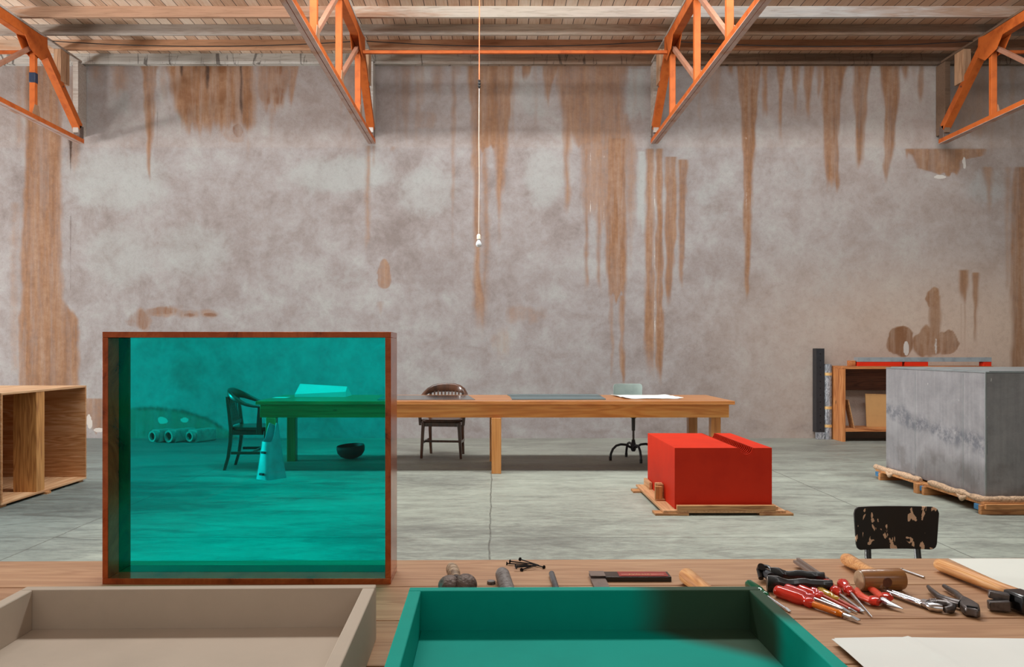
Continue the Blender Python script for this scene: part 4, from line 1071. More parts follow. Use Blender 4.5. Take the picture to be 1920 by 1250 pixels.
# twin-lobed iron block with turned handle
r = root('iron_dolly', tuple(tt(858, 1100)), 'rusty double-lobed iron tool with a turned wooden knob behind the teal tray', 'tool')
o0 = r.location.copy()
mb = MB()
def ell(mb, c, rx, ry, rz_, n=14, m=20):
    c = Vector(c); rings = []
    for i in range(1, n):
        th = PI*i/n
        rings.append([c+Vector((rx*math.sin(th)*math.cos(2*PI*k/m), ry*math.sin(th)*math.sin(2*PI*k/m), -rz_*math.cos(th))) for k in range(m)])
    mb.loft(rings)
ell(mb, lc(843, 1097, TZ+0.021), 0.025, 0.032, 0.021); ell(mb, lc(873, 1096, TZ+0.023), 0.025, 0.032, 0.023)
ell(mb, lc(858, 1101, TZ+0.016), 0.030, 0.030, 0.016)
mb.build('iron_body', M['rusty'], r, smooth=70)
kn = MB().tube([lc(846, 1062, TZ+0.020), lc(846.5, 1063.5, TZ+0.022), lc(848, 1067, TZ+0.024), lc(851, 1075, TZ+0.026), lc(854, 1083, TZ+0.028), lc(856, 1086, TZ+0.028)],
          [0.006, 0.0115, 0.0145, 0.0145, 0.0110, 0.0105], 22).build('turned_knob', M['oldwood'], r, smooth=60)
MB().tube([lc(855, 1086, TZ+0.029), lc(856.5, 1089.5, TZ+0.029)], [0.0115, 0.0105], 22).build('ferrule', M['blacksteel'], r)

# blunt round bars
P = tt(941, 1073, TZ+0.0165); Q = tt(957, 1125, TZ+0.0165)
r = tool_root('steel_drift', P, Q, 'thick speckled grey round steel bar with a rounded end', 'bar')
L = leng(P, Q)
MB().lathe([(-0.004, 0.004), (0, 0.010), (0.006, 0.0145), (0.016, 0.0163), (L, 0.0165)], 24).build('bar_body', M['rustgrey'], r, smooth=60)
P = tt(1034, 1074, TZ+0.0068); Q = tt(1050, 1125, TZ+0.0068)
r = tool_root('steel_punch', P, Q, 'thin dark grey steel punch poking out behind the teal tray', 'punch')
L = leng(P, Q)
MB().lathe([(-0.001, 0.0035), (0.0015, 0.0060), (0.004, 0.0066), (L, 0.0066)], 20).build('punch_body', M['darksteel'], r, smooth=60)
c = tt(921, 1094, TZ)
o = MB().lathe([(0.0, 0.0095), (0.0055, 0.0095), (0.007, 0.0085)], 20, M=Matrix.Translation(c) @ Matrix.Rotation(-PI/2, 4, 'Y')).build('metal_slug', M['rustgrey'])
tag(o, 'small flat grey metal disc beside the thick round bar', 'disc')

# try square
r = root('try_square', (0.245, 1.826, TZ), 'try square with a red and black wooden stock and a steel blade', 'square')
MB().box(0.008, 0.158, 0.0, 0.045, 0.0, 0.0112).build('stock', M['blacksteel'], r, 0.0008)
MB().box(0.040, 0.152, 0.004, 0.041, 0.0113, 0.0122).build('stock_face', M['squarered'], r)
st = MB().box(0.046, 0.144, 0.010, 0.0215, 0.0123, 0.0126).build('brand_plate', plain('faded_rose_plate', lin(176, 84, 66), 0.6), r)
MB().box(-0.026, 0.009, 0.004, 0.045, 0.0113, 0.0125).build('blade_cap', M['barsteel'], r, 0.0004)
MB().box(-0.026, 0.008, -0.115, 0.044, 0.0052, 0.0070).build('blade', M['barsteel'], r, 0.0003)
MB().box(-0.026, 0.0075, -0.112, 0.040, 0.0, 0.0051).build('blade_backing', M['barsteel'], r, 0.0003)
tx = bpy.data.curves.new('stock_lettering', 'FONT'); tx.body = 'EVALTUE'; tx.size = 0.0125; tx.extrude = 0.0002; tx.align_x = 'CENTER'
to = bpy.data.objects.new('stock_lettering', tx); COL.objects.link(to); to.parent = r; to.location = (0.089, 0.0115, 0.0128)
tx.materials.append(M['gold'])
bpy.context.view_layer.update()
tm_ = bpy.data.meshes.new_from_object(to.evaluated_get(bpy.context.evaluated_depsgraph_get()))
bpy.data.objects.remove(to)
to = bpy.data.objects.new('stock_lettering', tm_); COL.objects.link(to); to.parent = r; to.location = (0.089, 0.0115, 0.0128)

# ------------------------------------------------------------------ chipped black chair just behind the worktable
def back_panel_mesh(w_, h_, bulge, t, taper=0.0, corner=0.02, n=64):
    """rounded rectangular panel in XZ, curved about Z"""
    pts = []
    for cx, cz, a0 in ((1, 1, 0), (-1, 1, 90), (-1, -1, 180), (1, -1, 270)):
        for k in range(5):
            a = math.radians(a0+k*22.5)
            pts.append((cx*(w_/2-corner)+corner*math.cos(a), cz*(h_/2-corner)+corner*math.sin(a)))
    mb = MB()
    def yy(x): return bulge*(1-(2*x/w_)**2)
    # grid in x columns, closed silhouette by column
    cols = [-w_/2+w_*i/n for i in range(n+1)]
    def zr(x):
        e = max(0.0, abs(x)-(w_/2-corner)); return h_/2-corner+math.sqrt(max(0, corner**2-e**2))
    rings = []
    for x in cols:
        z = zr(x); xt = x; xb = x*(1-taper)
        rings.append([Vector((xb, yy(x)+t/2, -z)), Vector((xb, yy(x)-t/2, -z)), Vector((xt, yy(x)-t/2, z)), Vector((xt, yy(x)+t/2, z))])
    mb.loft(rings)
    return mb
d = 2.75
cx = (1680.5-VX)/F*d
r = root('work_chair', (cx, d, 0), 'low black chair with chipped paint on its curved backrest, behind the worktable', 'chair', rz=0.02)
zc = CAM_H-(990.5-VY)/F*d; hh = 80.5/F*d; ww = 161/F*d
bp = back_panel_mesh(ww, hh, 0.02, 0.008, 0.05, 0.022)
b_ = bp.build('backrest', [M['chipped']], r, 0.002, loc=(0, 0, zc))
for s in (-1, 1):
    x = 0.087*s
    MB().tube([(x, 0.030, zc+0.02), (x, 0.030, zc-0.03), (x-0.001*s, 0.026, zc-0.06), (x-0.006, 0.01, zc-0.10), (x-0.006, -0.02, 0.47), (x-0.006, -0.08, 0.44), (x-0.006, -0.34, 0.435)], 0.0105, 12, flat=1.0).build('back_post', M['blacksteel'], r)
    for yq in (-0.06, -0.35):
        MB().tube([(0.13*s, yq, 0.43), (0.19*s, yq+(0.06 if yq > -0.2 else -0.05), 0.0)], 0.011, 10).build('leg', M['blacksteel'], r)
MB().box(-0.18, 0.18, -0.40, -0.03, 0.446, 0.468).build('seat', M['chipped'], r, 0.01)

# ------------------------------------------------------------------ long table in the middle
r = root('long_table', (0, 0, 0), 'long orange-brown fir table with six square legs by the far wall', 'table')
MB().box(-2.46, 2.466, 8.215, 9.35, 0.713, 0.75).build('tabletop', M['fir'], r, 0.003)
MB().box(-2.43, 2.42, 8.27, 8.31, 0.577, 0.712).build('apron', M['fir_a'], r, 0.002)
MB().box(-2.43, 2.42, 9.25, 9.29, 0.577, 0.712).build('apron', M['fir'], r, 0.002)
MB().box(-2.43, -2.39, 8.311, 9.249, 0.577, 0.712).build('apron', M['fir'], r, 0.002)
MB().box(2.38, 2.42, 8.311, 9.249, 0.577, 0.712).build('apron', M['fir'], r, 0.002)
for x0, y0 in ((-2.36, 8.235), (-2.38, 9.145), (-0.035, 8.235), (-0.06, 9.145), (2.25, 8.32), (2.215, 9.145)):
    top = 0.576 if y0 == 8.235 else 0.712
    MB().box(x0, x0+0.10, y0, y0+0.10, 0, top).build('leg', M['fir_z'], r, 0.004)
LT = 0.75
def lt(px, py): return tt(px, py, LT)

o = MB().prism([tuple(lt(*p).xy) for p in ((707, 750), (891, 749.5), (878, 741.3), (718, 741.5))], LT, LT+0.004).build('metal_sheet', M['greysheet'])
tag(o, 'dark reflective grey sheet on the long table in front of the armchair', 'sheet')
o = MB().prism([tuple(lt(*p).xy) for p in ((957, 743.4), (1127, 743.4), (1119, 740.6), (951, 740.6))], LT, LT+0.012).build('steel_plate', M['bluesheet'])
tag(o, 'blue-grey panel on the long table, the one farther back', 'panel', 'blue-grey panels on the long table')
o = MB().prism([tuple(lt(*p).xy) for p in ((960, 749.3), (1136, 749.3), (1128, 744.2), (957, 744.2))], LT, LT+0.010).build('steel_plate', M['bluesheet'])
tag(o, 'blue-grey panel on the long table, the one nearer the front edge', 'panel', 'blue-grey panels on the long table')
a = lt(1152, 741); b_ = lt(1262, 747.5)
sheet('paper_roll_sheet', 1.40, 2.02, 8.56, 9.22, LT, M['paper'], 'white paper on the long table in front of the sage swivel chair', 0.006, 0.001, 40, 24, lambda x, y: 0.012*max(0, (x-1.95)/0.1)+0.008*max(0, (1.46-x)/0.06), skew=-0.10)
sheet('note_paper', -2.44, -2.28, 8.74, 8.92, LT, M['paper'], 'small white paper near the left end of the long table', 0.001, 0.0008, 8, 8)
# low white wedge
f = [Vector(p) for p in ((-2.235, 8.93, LT), (-1.665, 8.93, LT), (-1.66, 9.28, LT), (-2.28, 9.28, LT))]
g_ = [Vector(p) for p in ((-2.235, 8.93, LT+0.032), (-1.665, 8.93, LT+0.06), (-1.70, 9.20, LT+0.105), (-2.25, 9.24, LT+0.135))]
o = MB().hexa(f, g_).build('wedge_box', M['white_obj'], bevel=0.001)
tag(o, 'low white wedge-shaped model on the left end of the long table', 'model')

# ------------------------------------------------------------------ banker's armchair
def make_armchair(label):
    r = root('wooden_armchair', (0, 0, 0), label, 'chair', group='dark wooden armchairs at the long table')
    # curved rail: back crest running into the arms (front is +y)
    st = [(0.0, -0.265, 0.815, 0.105, 0.026), (0.10, -0.262, 0.812, 0.102, 0.026), (0.17, -0.240, 0.800, 0.092, 0.028), (0.225, -0.185, 0.775, 0.072, 0.034),
          (0.258, -0.110, 0.738, 0.052, 0.042), (0.275, -0.030, 0.702, 0.036, 0.050), (0.282, 0.05, 0.684, 0.028, 0.056), (0.284, 0.12, 0.679, 0.026, 0.060), (0.280, 0.155, 0.678, 0.022, 0.040)]
    full = [(-a, b, c, d, e) for a, b, c, d, e in st[::-1]]+st[1:]
    rings = []
    for i, (x, y, z, h, t) in enumerate(full):
        a = Vector(full[max(0, i-1)][:2]+(0,)); b = Vector(full[min(len(full)-1, i+1)][:2]+(0,))
        tn = (b-a).normalized(); n = Vector((tn.y, -tn.x, 0)); c = Vector((x, y, z)); lean = -0.18 if h > 0.06 else 0
        up = Vector((0, 0, 1))+n*(-lean)*0
        ring = []
        for k in range(12):
            q = 2*PI*k/12
            cc = math.copysign(abs(math.cos(q))**0.7, math.cos(q)); ss = math.copysign(abs(math.sin(q))**0.7, math.sin(q))
            ring.append(c+n*(t/2*cc)+Vector((0, 0, h/2*ss)))
        rings.append(ring)
    MB().loft(rings).build('back_and_arm_rail', M['chair'], r, smooth=50)
    # seat, gently rounded
    rings = []
    N = 28
    for z, k in ((0.425, 0.97), (0.432, 1.0), (0.452, 1.0), (0.458, 0.97), (0.452, 0.7), (0.448, 0.2)):
        ring = []
        for i in range(N):
            q = 2*PI*i/N; c_, s_ = math.cos(q), math.sin(q); e = 0.5
            x = math.copysign(abs(c_)**e, c_)*0.24; y = math.copysign(abs(s_)**e, s_)*0.215
            x *= 1.0+0.06*(y/0.215)
            ring.append(Vector((x*k, y*k-0.005, z)))
        rings.append(ring)
    MB().loft(rings).build('seat', M['chair'], r, smooth=50)
    MB().box(-0.215, 0.215, -0.19, 0.175, 0.375, 0.4245).build('seat_frame', M['chair'], r, 0.006)
    for s in (-1, 1):
        MB().hexa([Vector((s*0.235+a, 0.165+b, 0)) for a, b in ((-.014, -.014), (.014, -.014), (.014, .014), (-.014, .014))],
                  [Vector((s*0.212+a, 0.165+b, 0.424)) for a, b in ((-.02, -.02), (.02, -.02), (.02, .02), (-.02, .02))]).build('leg', M['chair'], r, 0.004)
        rr = []
        for y, z, q in ((-0.275, 0.0, .014), (-0.235, 0.14, .016), (-0.212, 0.30, .018), (-0.205, 0.44, .019), (-0.225, 0.62, .017), (-0.25, 0.78, .014)):
            x = s*(0.200 if z < 0.45 else 0.200-0.0*z)
            rr.append([Vector((x+a*q, y+b*q, z)) for a, b in ((-1, -1), (1, -1), (1, 1), (-1, 1))])
        MB().loft(rr).build('rear_leg', M['chair'], r, 0.003)
        MB().hexa([Vector((s*0.255+a, 0.105+b, 0.385)) for a, b in ((-.016, -.03), (.016, -.03), (.016, .03), (-.016, .03))],
                  [Vector((s*0.280+a, 0.115+b, 0.668)) for a, b in ((-.014, -.02), (.014, -.02), (.014, .02), (-.014, .02))]).build('arm_support', M['chair'], r, 0.004)
        MB().box(min(s*0.228, s*0.212), max(s*0.228, s*0.212), -0.20, 0.15, 0.17, 0.20).build('side_stretcher', M['chair'], r, 0.003)
    MB().box(-0.21, 0.21, 0.0, 0.022, 0.172, 0.198).build('cross_stretcher', M['chair'], r, 0.003)
    MB().box(-0.18, 0.18, -0.222, -0.198, 0.475, 0.515).build('lower_back_rail', M['chair'], r, 0.003)
    for k in range(8):
        x = -0.145+0.29*k/7
        yt = -0.262+0.06*(abs(x)/0.2)**3
        MB().hexa([Vector((x*0.95+a, -0.21+b, 0.51)) for a, b in ((-.010, -.005), (.010, -.005), (.010, .005), (-.010, .005))],
                  [Vector((x*1.05+a, yt+b, 0.775)) for a, b in ((-.010, -.005), (.010, -.005), (.010, .005), (-.010, .005))]).build('back_slat', M['chair'], r, 0.002)
    return r
c1 = make_armchair('dark wooden armchair at the left end of the long table, seen through turquoise acrylic')
c2 = copy_tree(c1)
c1.location = (-2.60, 8.69, 0); c1.rotation_euler = (0, 0, -PI/2+0.03)
c2.location = (-0.615, 9.555, 0); c2.rotation_euler = (0, 0, math.radians(174))
c2['label'] = 'dark wooden armchair with a slatted back behind the long table, facing the camera'

# swivel chair
r = root('swivel_chair', (1.606, 9.28, 0), 'metal swivel chair with a sage grey backrest and curved tube feet', 'chair')
bp = back_panel_mesh(0.345, 0.15, 0.05, 0.006, 0.0, 0.03)
bo = bp.build('backrest', [M['sage']], r, 0.002, loc=(-0.02, 0.27, 0.795))
MB().box(-0.012, 0.012, 0.325, 0.335, 0.52, 0.80).build('back_bracket', M['blacksteel'], r, 0.002)
MB().box(-0.012, 0.012, 0.10, 0.335, 0.502, 0.512).build('seat_bracket', M['blacksteel'], r, 0.002)
MB().lathe([(0.513, 0.16), (0.518, 0.18), (0.535, 0.18), (0.542, 0.165), (0.540, 0.02)], 32, M=Matrix.Rotation(-PI/2, 4, 'Y')).build('seat', M['sage'], r)
MB().lathe([(0.485, 0.03), (0.500, 0.045)], 20, M=Matrix.Rotation(-PI/2, 4, 'Y')).build('seat_hub', M['blacksteel'], r)
MB().lathe([(0.18, 0.013), (0.40, 0.013)], 16, M=Matrix.Rotation(-PI/2, 4, 'Y')).build('screw_column', M['iron'], r)
MB().lathe([(0.34, 0.020), (0.486, 0.022)], 16, M=Matrix.Rotation(-PI/2, 4, 'Y')).build('sleeve', M['blacksteel'], r)
MB().lathe([(0.10, 0.018), (0.12, 0.030), (0.17, 0.034), (0.20, 0.024), (0.235, 0.018)], 20, M=Matrix.Rotation(-PI/2, 4, 'Y')).build('base_hub', M['perf'], r)
for an in (-82, 8, 98, 188):
    a = math.radians(an); c_, s_ = math.cos(a), math.sin(a); R0 = 0.275
    pts = [(0.03, .145), (0.09, .178), (0.15, .183), (0.205, .168), (0.245, .13), (R0-0.008, .08), (R0, .035)]
    lg = MB().tube([(q*c_, q*s_, z) for q, z in pts], [0.014]*7, 12).build('leg', M['perf'], r, smooth=60)
    MB().tube([(R0*c_, R0*s_, 0.0), (R0*c_, R0*s_, 0.045)], [0.016, 0.017], 12).build('foot_cap', M['black'], lg)

# ------------------------------------------------------------------ galvanised scuttle
r = root('metal_scuttle', (-2.225, 7.96, 0), 'tall tapered galvanised scuttle with a slanted mouth, in front of the armchair', 'scuttle', rz=math.radians(56))
def scuttle_ring(z, w0, w1, d0, d1, H, ins=0.0, n=28):
    k = z/H; w_ = (w0+(w1-w0)*k)/2-ins; d_ = (d0+(d1-d0)*k)/2-ins; out = []
    e = 0.32+0.55*k
    for i in range(n):
        q = 2*PI*i/n+PI/n; c_, s_ = math.cos(q), math.sin(q)
        out.append(Vector((math.copysign(abs(c_)**e, c_)*w_, math.copysign(abs(s_)**e, s_)*d_, z)))
    return out
H_ = 0.56
def cutz(p):
    # mouth slants up from the front-left to the back-right, with a curve
    u = (p.x-p.y*0.15+0.045)/0.075; u = min(1, max(0, u))
    return 0.37+0.185*u*u*(3-2*u)-0.03*max(0, p.x-0.03)/0.04
rings = [scuttle_ring(z, 0.250, 0.130, 0.205, 0.125, H_) for z in (0, 0.1, 0.2, 0.3)]
top = scuttle_ring(0.45, 0.250, 0.130, 0.205, 0.125, H_)
def shrink(p, z, ins=0.0):
    a = scuttle_ring(z, 0.250, 0.130, 0.205, 0.125, H_, ins); return a[p]
last = [shrink(i, cutz(top[i])) for i in range(28)]
inner = [shrink(i, cutz(top[i])-0.002, 0.004) for i in range(28)]
low = [shrink(i, 0.05, 0.004) for i in range(28)]
midr = [shrink(i, 0.3, 0.004) for i in range(28)]
MB().loft(rings+[last, inner, midr, low]).build('scuttle_body', M['galv'], r, smooth=35)
for z in (0.08, 0.27):
    a = scuttle_ring(z, 0.250, 0.130, 0.205, 0.125, H_, -0.0015); b_ = scuttle_ring(z+0.006, 0.250, 0.130, 0.205, 0.125, H_, -0.0015)
    MB().loft([a, b_]).build('raised_band', M['galv'], r)
for z in (0.045, 0.255):
    k = z/H_; x = -(0.250+(0.130-0.250)*k)/2
    hk = MB().box(x-0.018, x+0.004, -0.035, 0.02, z, z+0.022).build('bracket', M['perf'], r, 0.004)

# bowl
r = root('clay_bowl', ((659-VX)/F*9.4, 9.4, 0), 'black round-bottomed bowl on the floor under the long table', 'bowl')
prof = [(0.0, 0.03), (0.004, 0.07), (0.03, 0.125), (0.075, 0.158), (0.125, 0.165), (0.152, 0.160), (0.154, 0.155), (0.125, 0.152), (0.075, 0.145), (0.035, 0.11), (0.014, 0.06), (0.012, 0.01)]
Mx = Matrix.Translation((0, 0, 0.004)) @ Matrix.Rotation(math.radians(-4), 4, 'Y') @ Matrix.Rotation(math.radians(3), 4, 'X') @ Matrix.Rotation(-PI/2, 4, 'Y')
MB().lathe(prof, 40, M=Mx).build('bowl_shell', M['bowl'], r, smooth=60)

# flue blocks by the wall
for px, rad, L, an, lab in ((292, 0.076, 0.24, 52, 'leftmost grey clay flue block with a jagged round bore, by the wall'),
                            (322, 0.083, 0.34, 55, 'middle grey clay flue block with a round bore, by the wall'),
                            (361, 0.070, 0.34, 55, 'rightmost grey clay flue block with a pale round collar, by the wall')):
    y = 11.02; x = (px-VX)/F*y
    r = root('flue_block', (x, y, 0), lab, 'flue block', rz=math.radians(an)-PI/2+math.radians(8), group='clay flue blocks against the wall')
    hwid = 0.085
    # ring collar pointing -y local
    outer = MB(); n = 28; cz = 0.088
    def circ(rr, yy): return [Vector((rr*math.cos(2*PI*i/n), yy, cz+rr*math.sin(2*PI*i/n))) for i in range(n)]
    outer.loft([circ(rad*0.70, -0.02), circ(rad*0.70, -0.06), circ(rad, -0.06), circ(rad, 0.04)], cap=False).build('collar', M['clay'], r, smooth=40)
    body = MB()
    sq = []
    for i in range(n):
        q = 2*PI*i/n; c_, s_ = math.cos(q), math.sin(q); e = .25
        sq.append((math.copysign(abs(c_)**e, c_)*hwid, cz+math.copysign(abs(s_)**e, s_)*0.0875))
    body.loft([circ(rad*0.69, L), circ(rad*0.69, 0.0), [Vector((a, 0, b)) for a, b in sq], [Vector((a, L, b)) for a, b in sq]], cap=False)
    body.build('block_body', M['clay'], r, smooth=40)
    MB().loft([circ(rad*0.68, L-0.01), circ(rad*0.68, L-0.004)]).build('bore_end', M['clay_d'], r)

# ------------------------------------------------------------------ red box on its platform
r = root('red_box', (1.40, 6.23, 0.038), 'bright red painted box with a slotted half-round trough along its top', 'box')
Wd, Dp, Hh = 0.757, 1.10, 0.476
gc, gr_ = 0.553, 0.064
n = 24
prof = [(0, 0), (Wd, 0), (Wd, Hh), (gc+gr_, Hh)]
prof += [(gc+gr_*math.cos(PI*k/n), Hh-gr_*math.sin(PI*k/n)) for k in range(1, n)]
prof += [(gc-gr_, Hh), (0, Hh)]
mb = MB()
# end face is concave: build strips
def yprof(y): return [Vector((x, y, z)) for x, z in prof]
mb.add(yprof(0)+yprof(Dp), [(i, (i+1) % len(prof), len(prof)+(i+1) % len(prof), len(prof)+i) for i in range(len(prof))])
def endface(y):
    arcs = [Vector((gc+gr_*math.cos(PI*k/n), y, Hh-gr_*math.sin(PI*k/n))) for k in range(0, n+1)]
    b = [Vector((gc+gr_*math.cos(PI*k/n), y, 0)) for k in range(0, n+1)]
    fs = [(k, k+1, n+1+k+1, n+1+k) for k in range(n)]
    mb.add(arcs+b, fs)
    mb.add([Vector((0, y, 0)), Vector((gc-gr_, y, 0)), Vector((gc-gr_, y, Hh)), Vector((0, y, Hh))], [(0, 1, 2, 3)])
    mb.add([Vector((gc+gr_, y, 0)), Vector((Wd, y, 0)), Vector((Wd, y, Hh)), Vector((gc+gr_, y, Hh))], [(0, 1, 2, 3)])
endface(0); endface(Dp)
ob = mb.build('box_body', [M['red']], r, 0)
bm_ = __import__('bmesh').new(); bm_.from_mesh(ob.data)
__import__('bmesh').ops.remove_doubles(bm_, verts=bm_.verts, dist=1e-5)
__import__('bmesh').ops.recalc_face_normals(bm_, faces=bm_.faces)
bm_.to_mesh(ob.data); bm_.free()
ob.data.set_sharp_from_angle(angle=math.radians(30))
# liner with dark slots and raised fins
mb = MB(); NF = 26
def arc(rr, y, m=20): return [Vector((gc+rr*math.cos(PI*k/m), y, Hh-rr*math.sin(PI*k/m))) for k in range(m+1)]
for i in range(NF):
    y0 = 0.002+i*(Dp-0.012)/(NF-1); y1 = y0+0.009
    a0, a1, b0, b1 = arc(gr_-0.0005, y0), arc(gr_-0.0005, y1), arc(gr_-0.012, y0), arc(gr_-0.012, y1)
    m = 20; vs = a0+a1+b0+b1; o_ = m+1; fs = []
    for k in range(m):
        fs += [(2*o_+k, 2*o_+k+1, 3*o_+k+1, 3*o_+k), (k, k+1, 2*o_+k+1, 2*o_+k), (o_+k, 3*o_+k, 3*o_+k+1, o_+k+1)]
    fs += [(0, 2*o_, 3*o_, o_), (m, o_+m, 3*o_+m, 2*o_+m)]
    mb.add(vs, fs)
mb.build('trough_ribs', [M['red']], r, smooth=30)
l0, l1 = arc(gr_-0.0004, 0.010), arc(gr_-0.0004, Dp-0.010)
MB().add(l0+l1, [(k, k+1, 21+k+1, 21+k) for k in range(20)]).build('trough_slots', [M['slot']], r)

r = root('wooden_platform', (0, 0, 0), 'low plywood platform with pine battens underneath the red box', 'platform')
MB().box(1.30, 2.245, 6.175, 7.38, 0.018, 0.037).build('plywood_sheet', M['batten_y'], r, 0.001)
for x0, x1 in ((1.235, 1.495), (2.04, 2.30)):
    for y0 in (6.16, 7.14):
        MB().box(x0, x1, y0, y0+0.13, 0, 0.0175).build('foot_strip', M['batten'], r, 0.001)
MB().box(1.405, 2.165, 6.165, 6.2, 0.0375, 0.078).build('front_batten', M['batten'], r, 0.002)
MB().box(2.165, 2.195, 6.20, 6.62, 0.0375, 0.062).build('side_batten', M['batten_y'], r, 0.002)
MB().box(1.37, 1.395, 7.10, 7.36, 0.0375, 0.10).build('side_batten', M['batten_y'], r, 0.002)
MB().box(1.345, 1.396, 6.62, 6.645, 0.0375, 0.165).build('upright_cleat', M['batten'], r, 0.002)
MB().box(1.325, 1.396, 6.56, 6.619, 0.0375, 0.052).build('base_cleat', M['batten'], r, 0.002)
MB().box(1.335, 1.392, 6.646, 6.69, 0.0375, 0.17).build('pale_cleat', M['batten_y'], r, 0.002)
MB().box(1.318, 1.372, 6.565, 6.605, 0.0525, 0.155).build('corner_block', M['ply_g'], r, 0.002)

# ------------------------------------------------------------------ metal crate on its pallet
r = root('metal_crate', (3.852, 6.28, 0.11), 'large grey galvanised metal box at the right, on a blanket-edged pallet', 'box')
MB().box(0, 1.62, 0, 1.60, 0, 0.985).build('crate_body', M['zinc'], r, 0.004)
MB().box(-0.003, 1.63, -0.004, 1.60, 0.986, 0.994).build('lid_sheet', M['zinc_top'], r)
MB().box(0.04, 1.60, 0.02, 1.58, 0.9945, 1.0).build('lid_board', M['zinc_top'], r)
MB().box(-0.004, 0.006, -0.004, 0.006, 0, 0.985).build('corner_angle', M['zinc_top'], r)
for y in (0.30, 1.05):
    MB().box(-0.0015, 0.0, y, y+0.004, 0.01, 0.97).build('sheet_seam', M['zinc_top'], r)
r = root('timber_pallet', (3.77, 6.17, 0), 'low pine pallet with blue painted runner ends beneath the metal box', 'pallet')
MB().box(0.02, 1.85, 0.03, 1.80, 0.072, 0.094).build('deck_board', M['pallet'], r, 0.002)
for y in (0.03, 0.86, 1.66):
    MB().box(0.0, 1.85, y, y+0.04, 0.0, 0.0715).build('runner', M['pallet'], r, 0.002)
    MB().box(0.0, 0.05, y+0.041, y+0.10, 0.030, 0.0715).build('blue_end_block', M['blue'], r, 0.002)
MB().box(-0.02, 0.05, 0.93, 1.0, 0.0, 0.088).build('side_block', M['pallet'], r, 0.002)
MB().box(0.02, 1.85, 0.0, 0.028, 0.045, 0.085).build('front_board', M['pallet'], r, 0.002)
def roll(pts, rad, seed):
    out = []; rr = []
    P = [Vector(p) for p in pts]
    for a, b in zip(P[:-1], P[1:]):
        N = max(2, int((b-a).length/0.025))
        for i in range(N):
            q = a.lerp(b, i/N); nn = mnoise.noise(q*9+Vector((seed, 0, 0)))
            out.append(q+Vector((0, 0, 0.006*nn))); rr.append(rad*(1+0.35*mnoise.noise(q*14+Vector((0, seed, 0)))))
    out.append(P[-1]); rr.append(rad*0.7)
    rr[0] = rad*0.6
    return MB().tube(out, rr, 12)
mb = roll([(0.045, 1.86, 0.112), (0.048, 1.0, 0.112)], 0.025, 1)
mb2 = roll([(0.045, 0.86, 0.112), (0.045, 0.09, 0.112), (0.07, 0.075, 0.112), (1.86, 0.07, 0.112)], 0.026, 5)
mb.add(mb2.v, mb2.f)
for yc in (1.52, 0.33):
    m3 = MB().tube([(0.03, yc+0.07, 0.10), (0.025, yc, 0.075), (0.03, yc-0.06, 0.10)], [0.012, 0.024, 0.010], 10); mb.add(m3.v, m3.f)
o = mb.build('packing_blanket', M['jute'], smooth=60)
o.location = (3.77-0.008, 6.17-0.012, 0); tag(o, 'lumpy tan felt blanket edge squashed between metal box and pallet', 'blanket')

# ------------------------------------------------------------------ shelf and things on the right of the wall
r = root('shelf_unit', (4.82, 11.10, 0), 'open pine shelf unit standing against the back wall at right', 'shelf')
MB().box(0, 0.045, 0, 0.42, 0, 1.008).build('side_panel', M['shelf'], r, 0.002)
MB().box(2.05, 2.095, 0, 0.42, 0, 1.008).build('side_panel', M['shelf'], r, 0.002)
MB().box(0, 2.095, 0, 0.42, 1.009, 1.048).build('top_panel', M['shelf_x'], r, 0.002)
MB().box(0.046, 2.049, 0, 0.42, 0.14, 0.185).build('bottom_shelf', M['shelf_x'], r, 0.002)
MB().box(0.046, 2.049, 0.395, 0.42, 0.70, 1.008).build('back_rail', M['shelf_d'], r, 0.002)
o = MB().box(-0.006, 0.006, -0.07, 0.07, 0, 0.40).build('thin_board', M['batten']); o.location = (5.00, 11.2, 0.187); o.rotation_euler = (0, math.radians(-12), 0)
tag(o, 'thin pale board leaning against the side inside the shelf unit', 'board')
o = MB().box(0, 0.62, 0, 0.012, 0, 0.47).build('hardboard_panel', M['mdf'], bevel=0.001); o.location = (5.26, 11.32, 0.187); o.rotation_euler = (math.radians(-8), math.radians(1.5), 0)
tag(o, 'brown hardboard panel leaning inside the shelf unit', 'panel')
r = root('wall_progression', (5.06, 11.16, 1.049), 'long grey metal bar on three red blocks, on top of the shelf unit', 'sculpture')
MB().box(0, 1.87, 0, 0.12, 0.060, 0.122).build('metal_bar', M['galv'], r, 0.001)
for x0, x1 in ((0.006, 0.625), (0.66, 0.985), (1.765, 1.868)):
    MB().box(x0, x1, 0.004, 0.12, 0, 0.0595).build('red_block', M['red'], r, 0.001)
o = box('wood_offcut', M['shelf_x'], 4.99, 5.05, 11.2, 11.34, 1.049, 1.125, bevel=0.002); tag(o, 'small brown wood offcut at the left end of the shelf top', 'offcut')

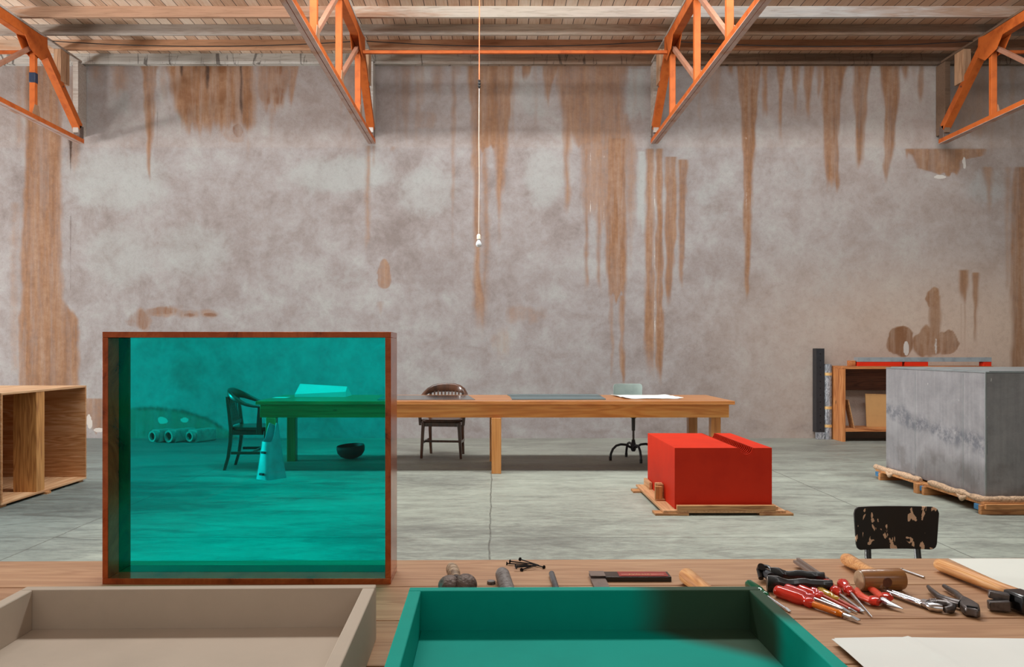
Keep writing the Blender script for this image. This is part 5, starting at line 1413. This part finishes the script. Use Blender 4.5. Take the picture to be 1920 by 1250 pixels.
# perforated post
r = root('perforated_post', (4.58, 11.40, 0), 'black perforated steel post standing against the wall, left of the shelf', 'post', )
mb = MB().box(0, 0.115, 0, 0.03, 0.10, 1.295)
mb.box(0, 0.02, 0.03, 0.13, 0.10, 1.295)
for i in range(12):
    z = 0.14+i*0.098
    mb.lathe([(0.0, 0.009), (0.0015, 0.009)], 12, M=Matrix.Translation((0.058, 0.0, z)) @ Matrix.Rotation(-PI/2, 4, 'Z'), mi=1)
mb.build('steel_channel', [M['perf'], M['hole']], r, 0)
MB().box(-0.003, 0.118, -0.003, 0.033, 0.0, 0.10).build('wrapped_foot', M['wrap'], r, 0.003)
# wrapped roll
r = root('wrapped_tube', (4.757, 11.44, 0), 'silvery plastic-wrapped roll with tan tape bands beside the black post', 'tube')
MB().lathe([(0.0, 0.056), (0.3, 0.058), (0.6, 0.057), (0.9, 0.058), (1.05, 0.056), (1.072, 0.045)], 24, M=Matrix.Rotation(-PI/2, 4, 'Y')).build('wrapped_body', M['wrap'], r, smooth=60)
for z in (0.17, 0.43, 0.91):
    MB().lathe([(z, 0.0595), (z+0.04, 0.0595)], 24, M=Matrix.Rotation(-PI/2, 4, 'Y')).build('tape_band', M['masking'], r)

# ------------------------------------------------------------------ plywood cabinet at the left
r = root('plywood_cabinet', (-3.98, 6.45, 0), 'open plywood cabinet at the left with a square divider post', 'cabinet')
D_ = 1.0; LY = 1.345; t = 0.019
MB().box(-D_, 0, 0, LY, 0.911, 0.93).build('top_panel', M['ply_x'], r, 0.001)
MB().box(-D_, 0, 0, LY, 0.022, 0.041).build('bottom_panel', M['ply_x'], r, 0.001)
MB().box(-D_, 0, 0, t, 0.0415, 0.9105).build('end_panel', M['ply'], r, 0.001)
MB().box(-D_, 0, LY-t, LY, 0.0415, 0.9105).build('end_panel', M['ply'], r, 0.001)
MB().box(-D_, -D_+t, t+.0005, LY-t-.0005, 0.0415, 0.9105).build('back_panel', M['ply'], r, 0.001)
MB().box(-0.205, -0.003, 0.50, 0.625, 0.0415, 0.9105).build('divider_post', M['ply_g'], r, 0.001)
for y in (0.03, 0.62, 1.25):
    MB().box(-D_+0.05, -0.02 if y != 0.62 else 0.02, y, y+0.07, 0, 0.0215).build('skid', M['batten'], r, 0.001)
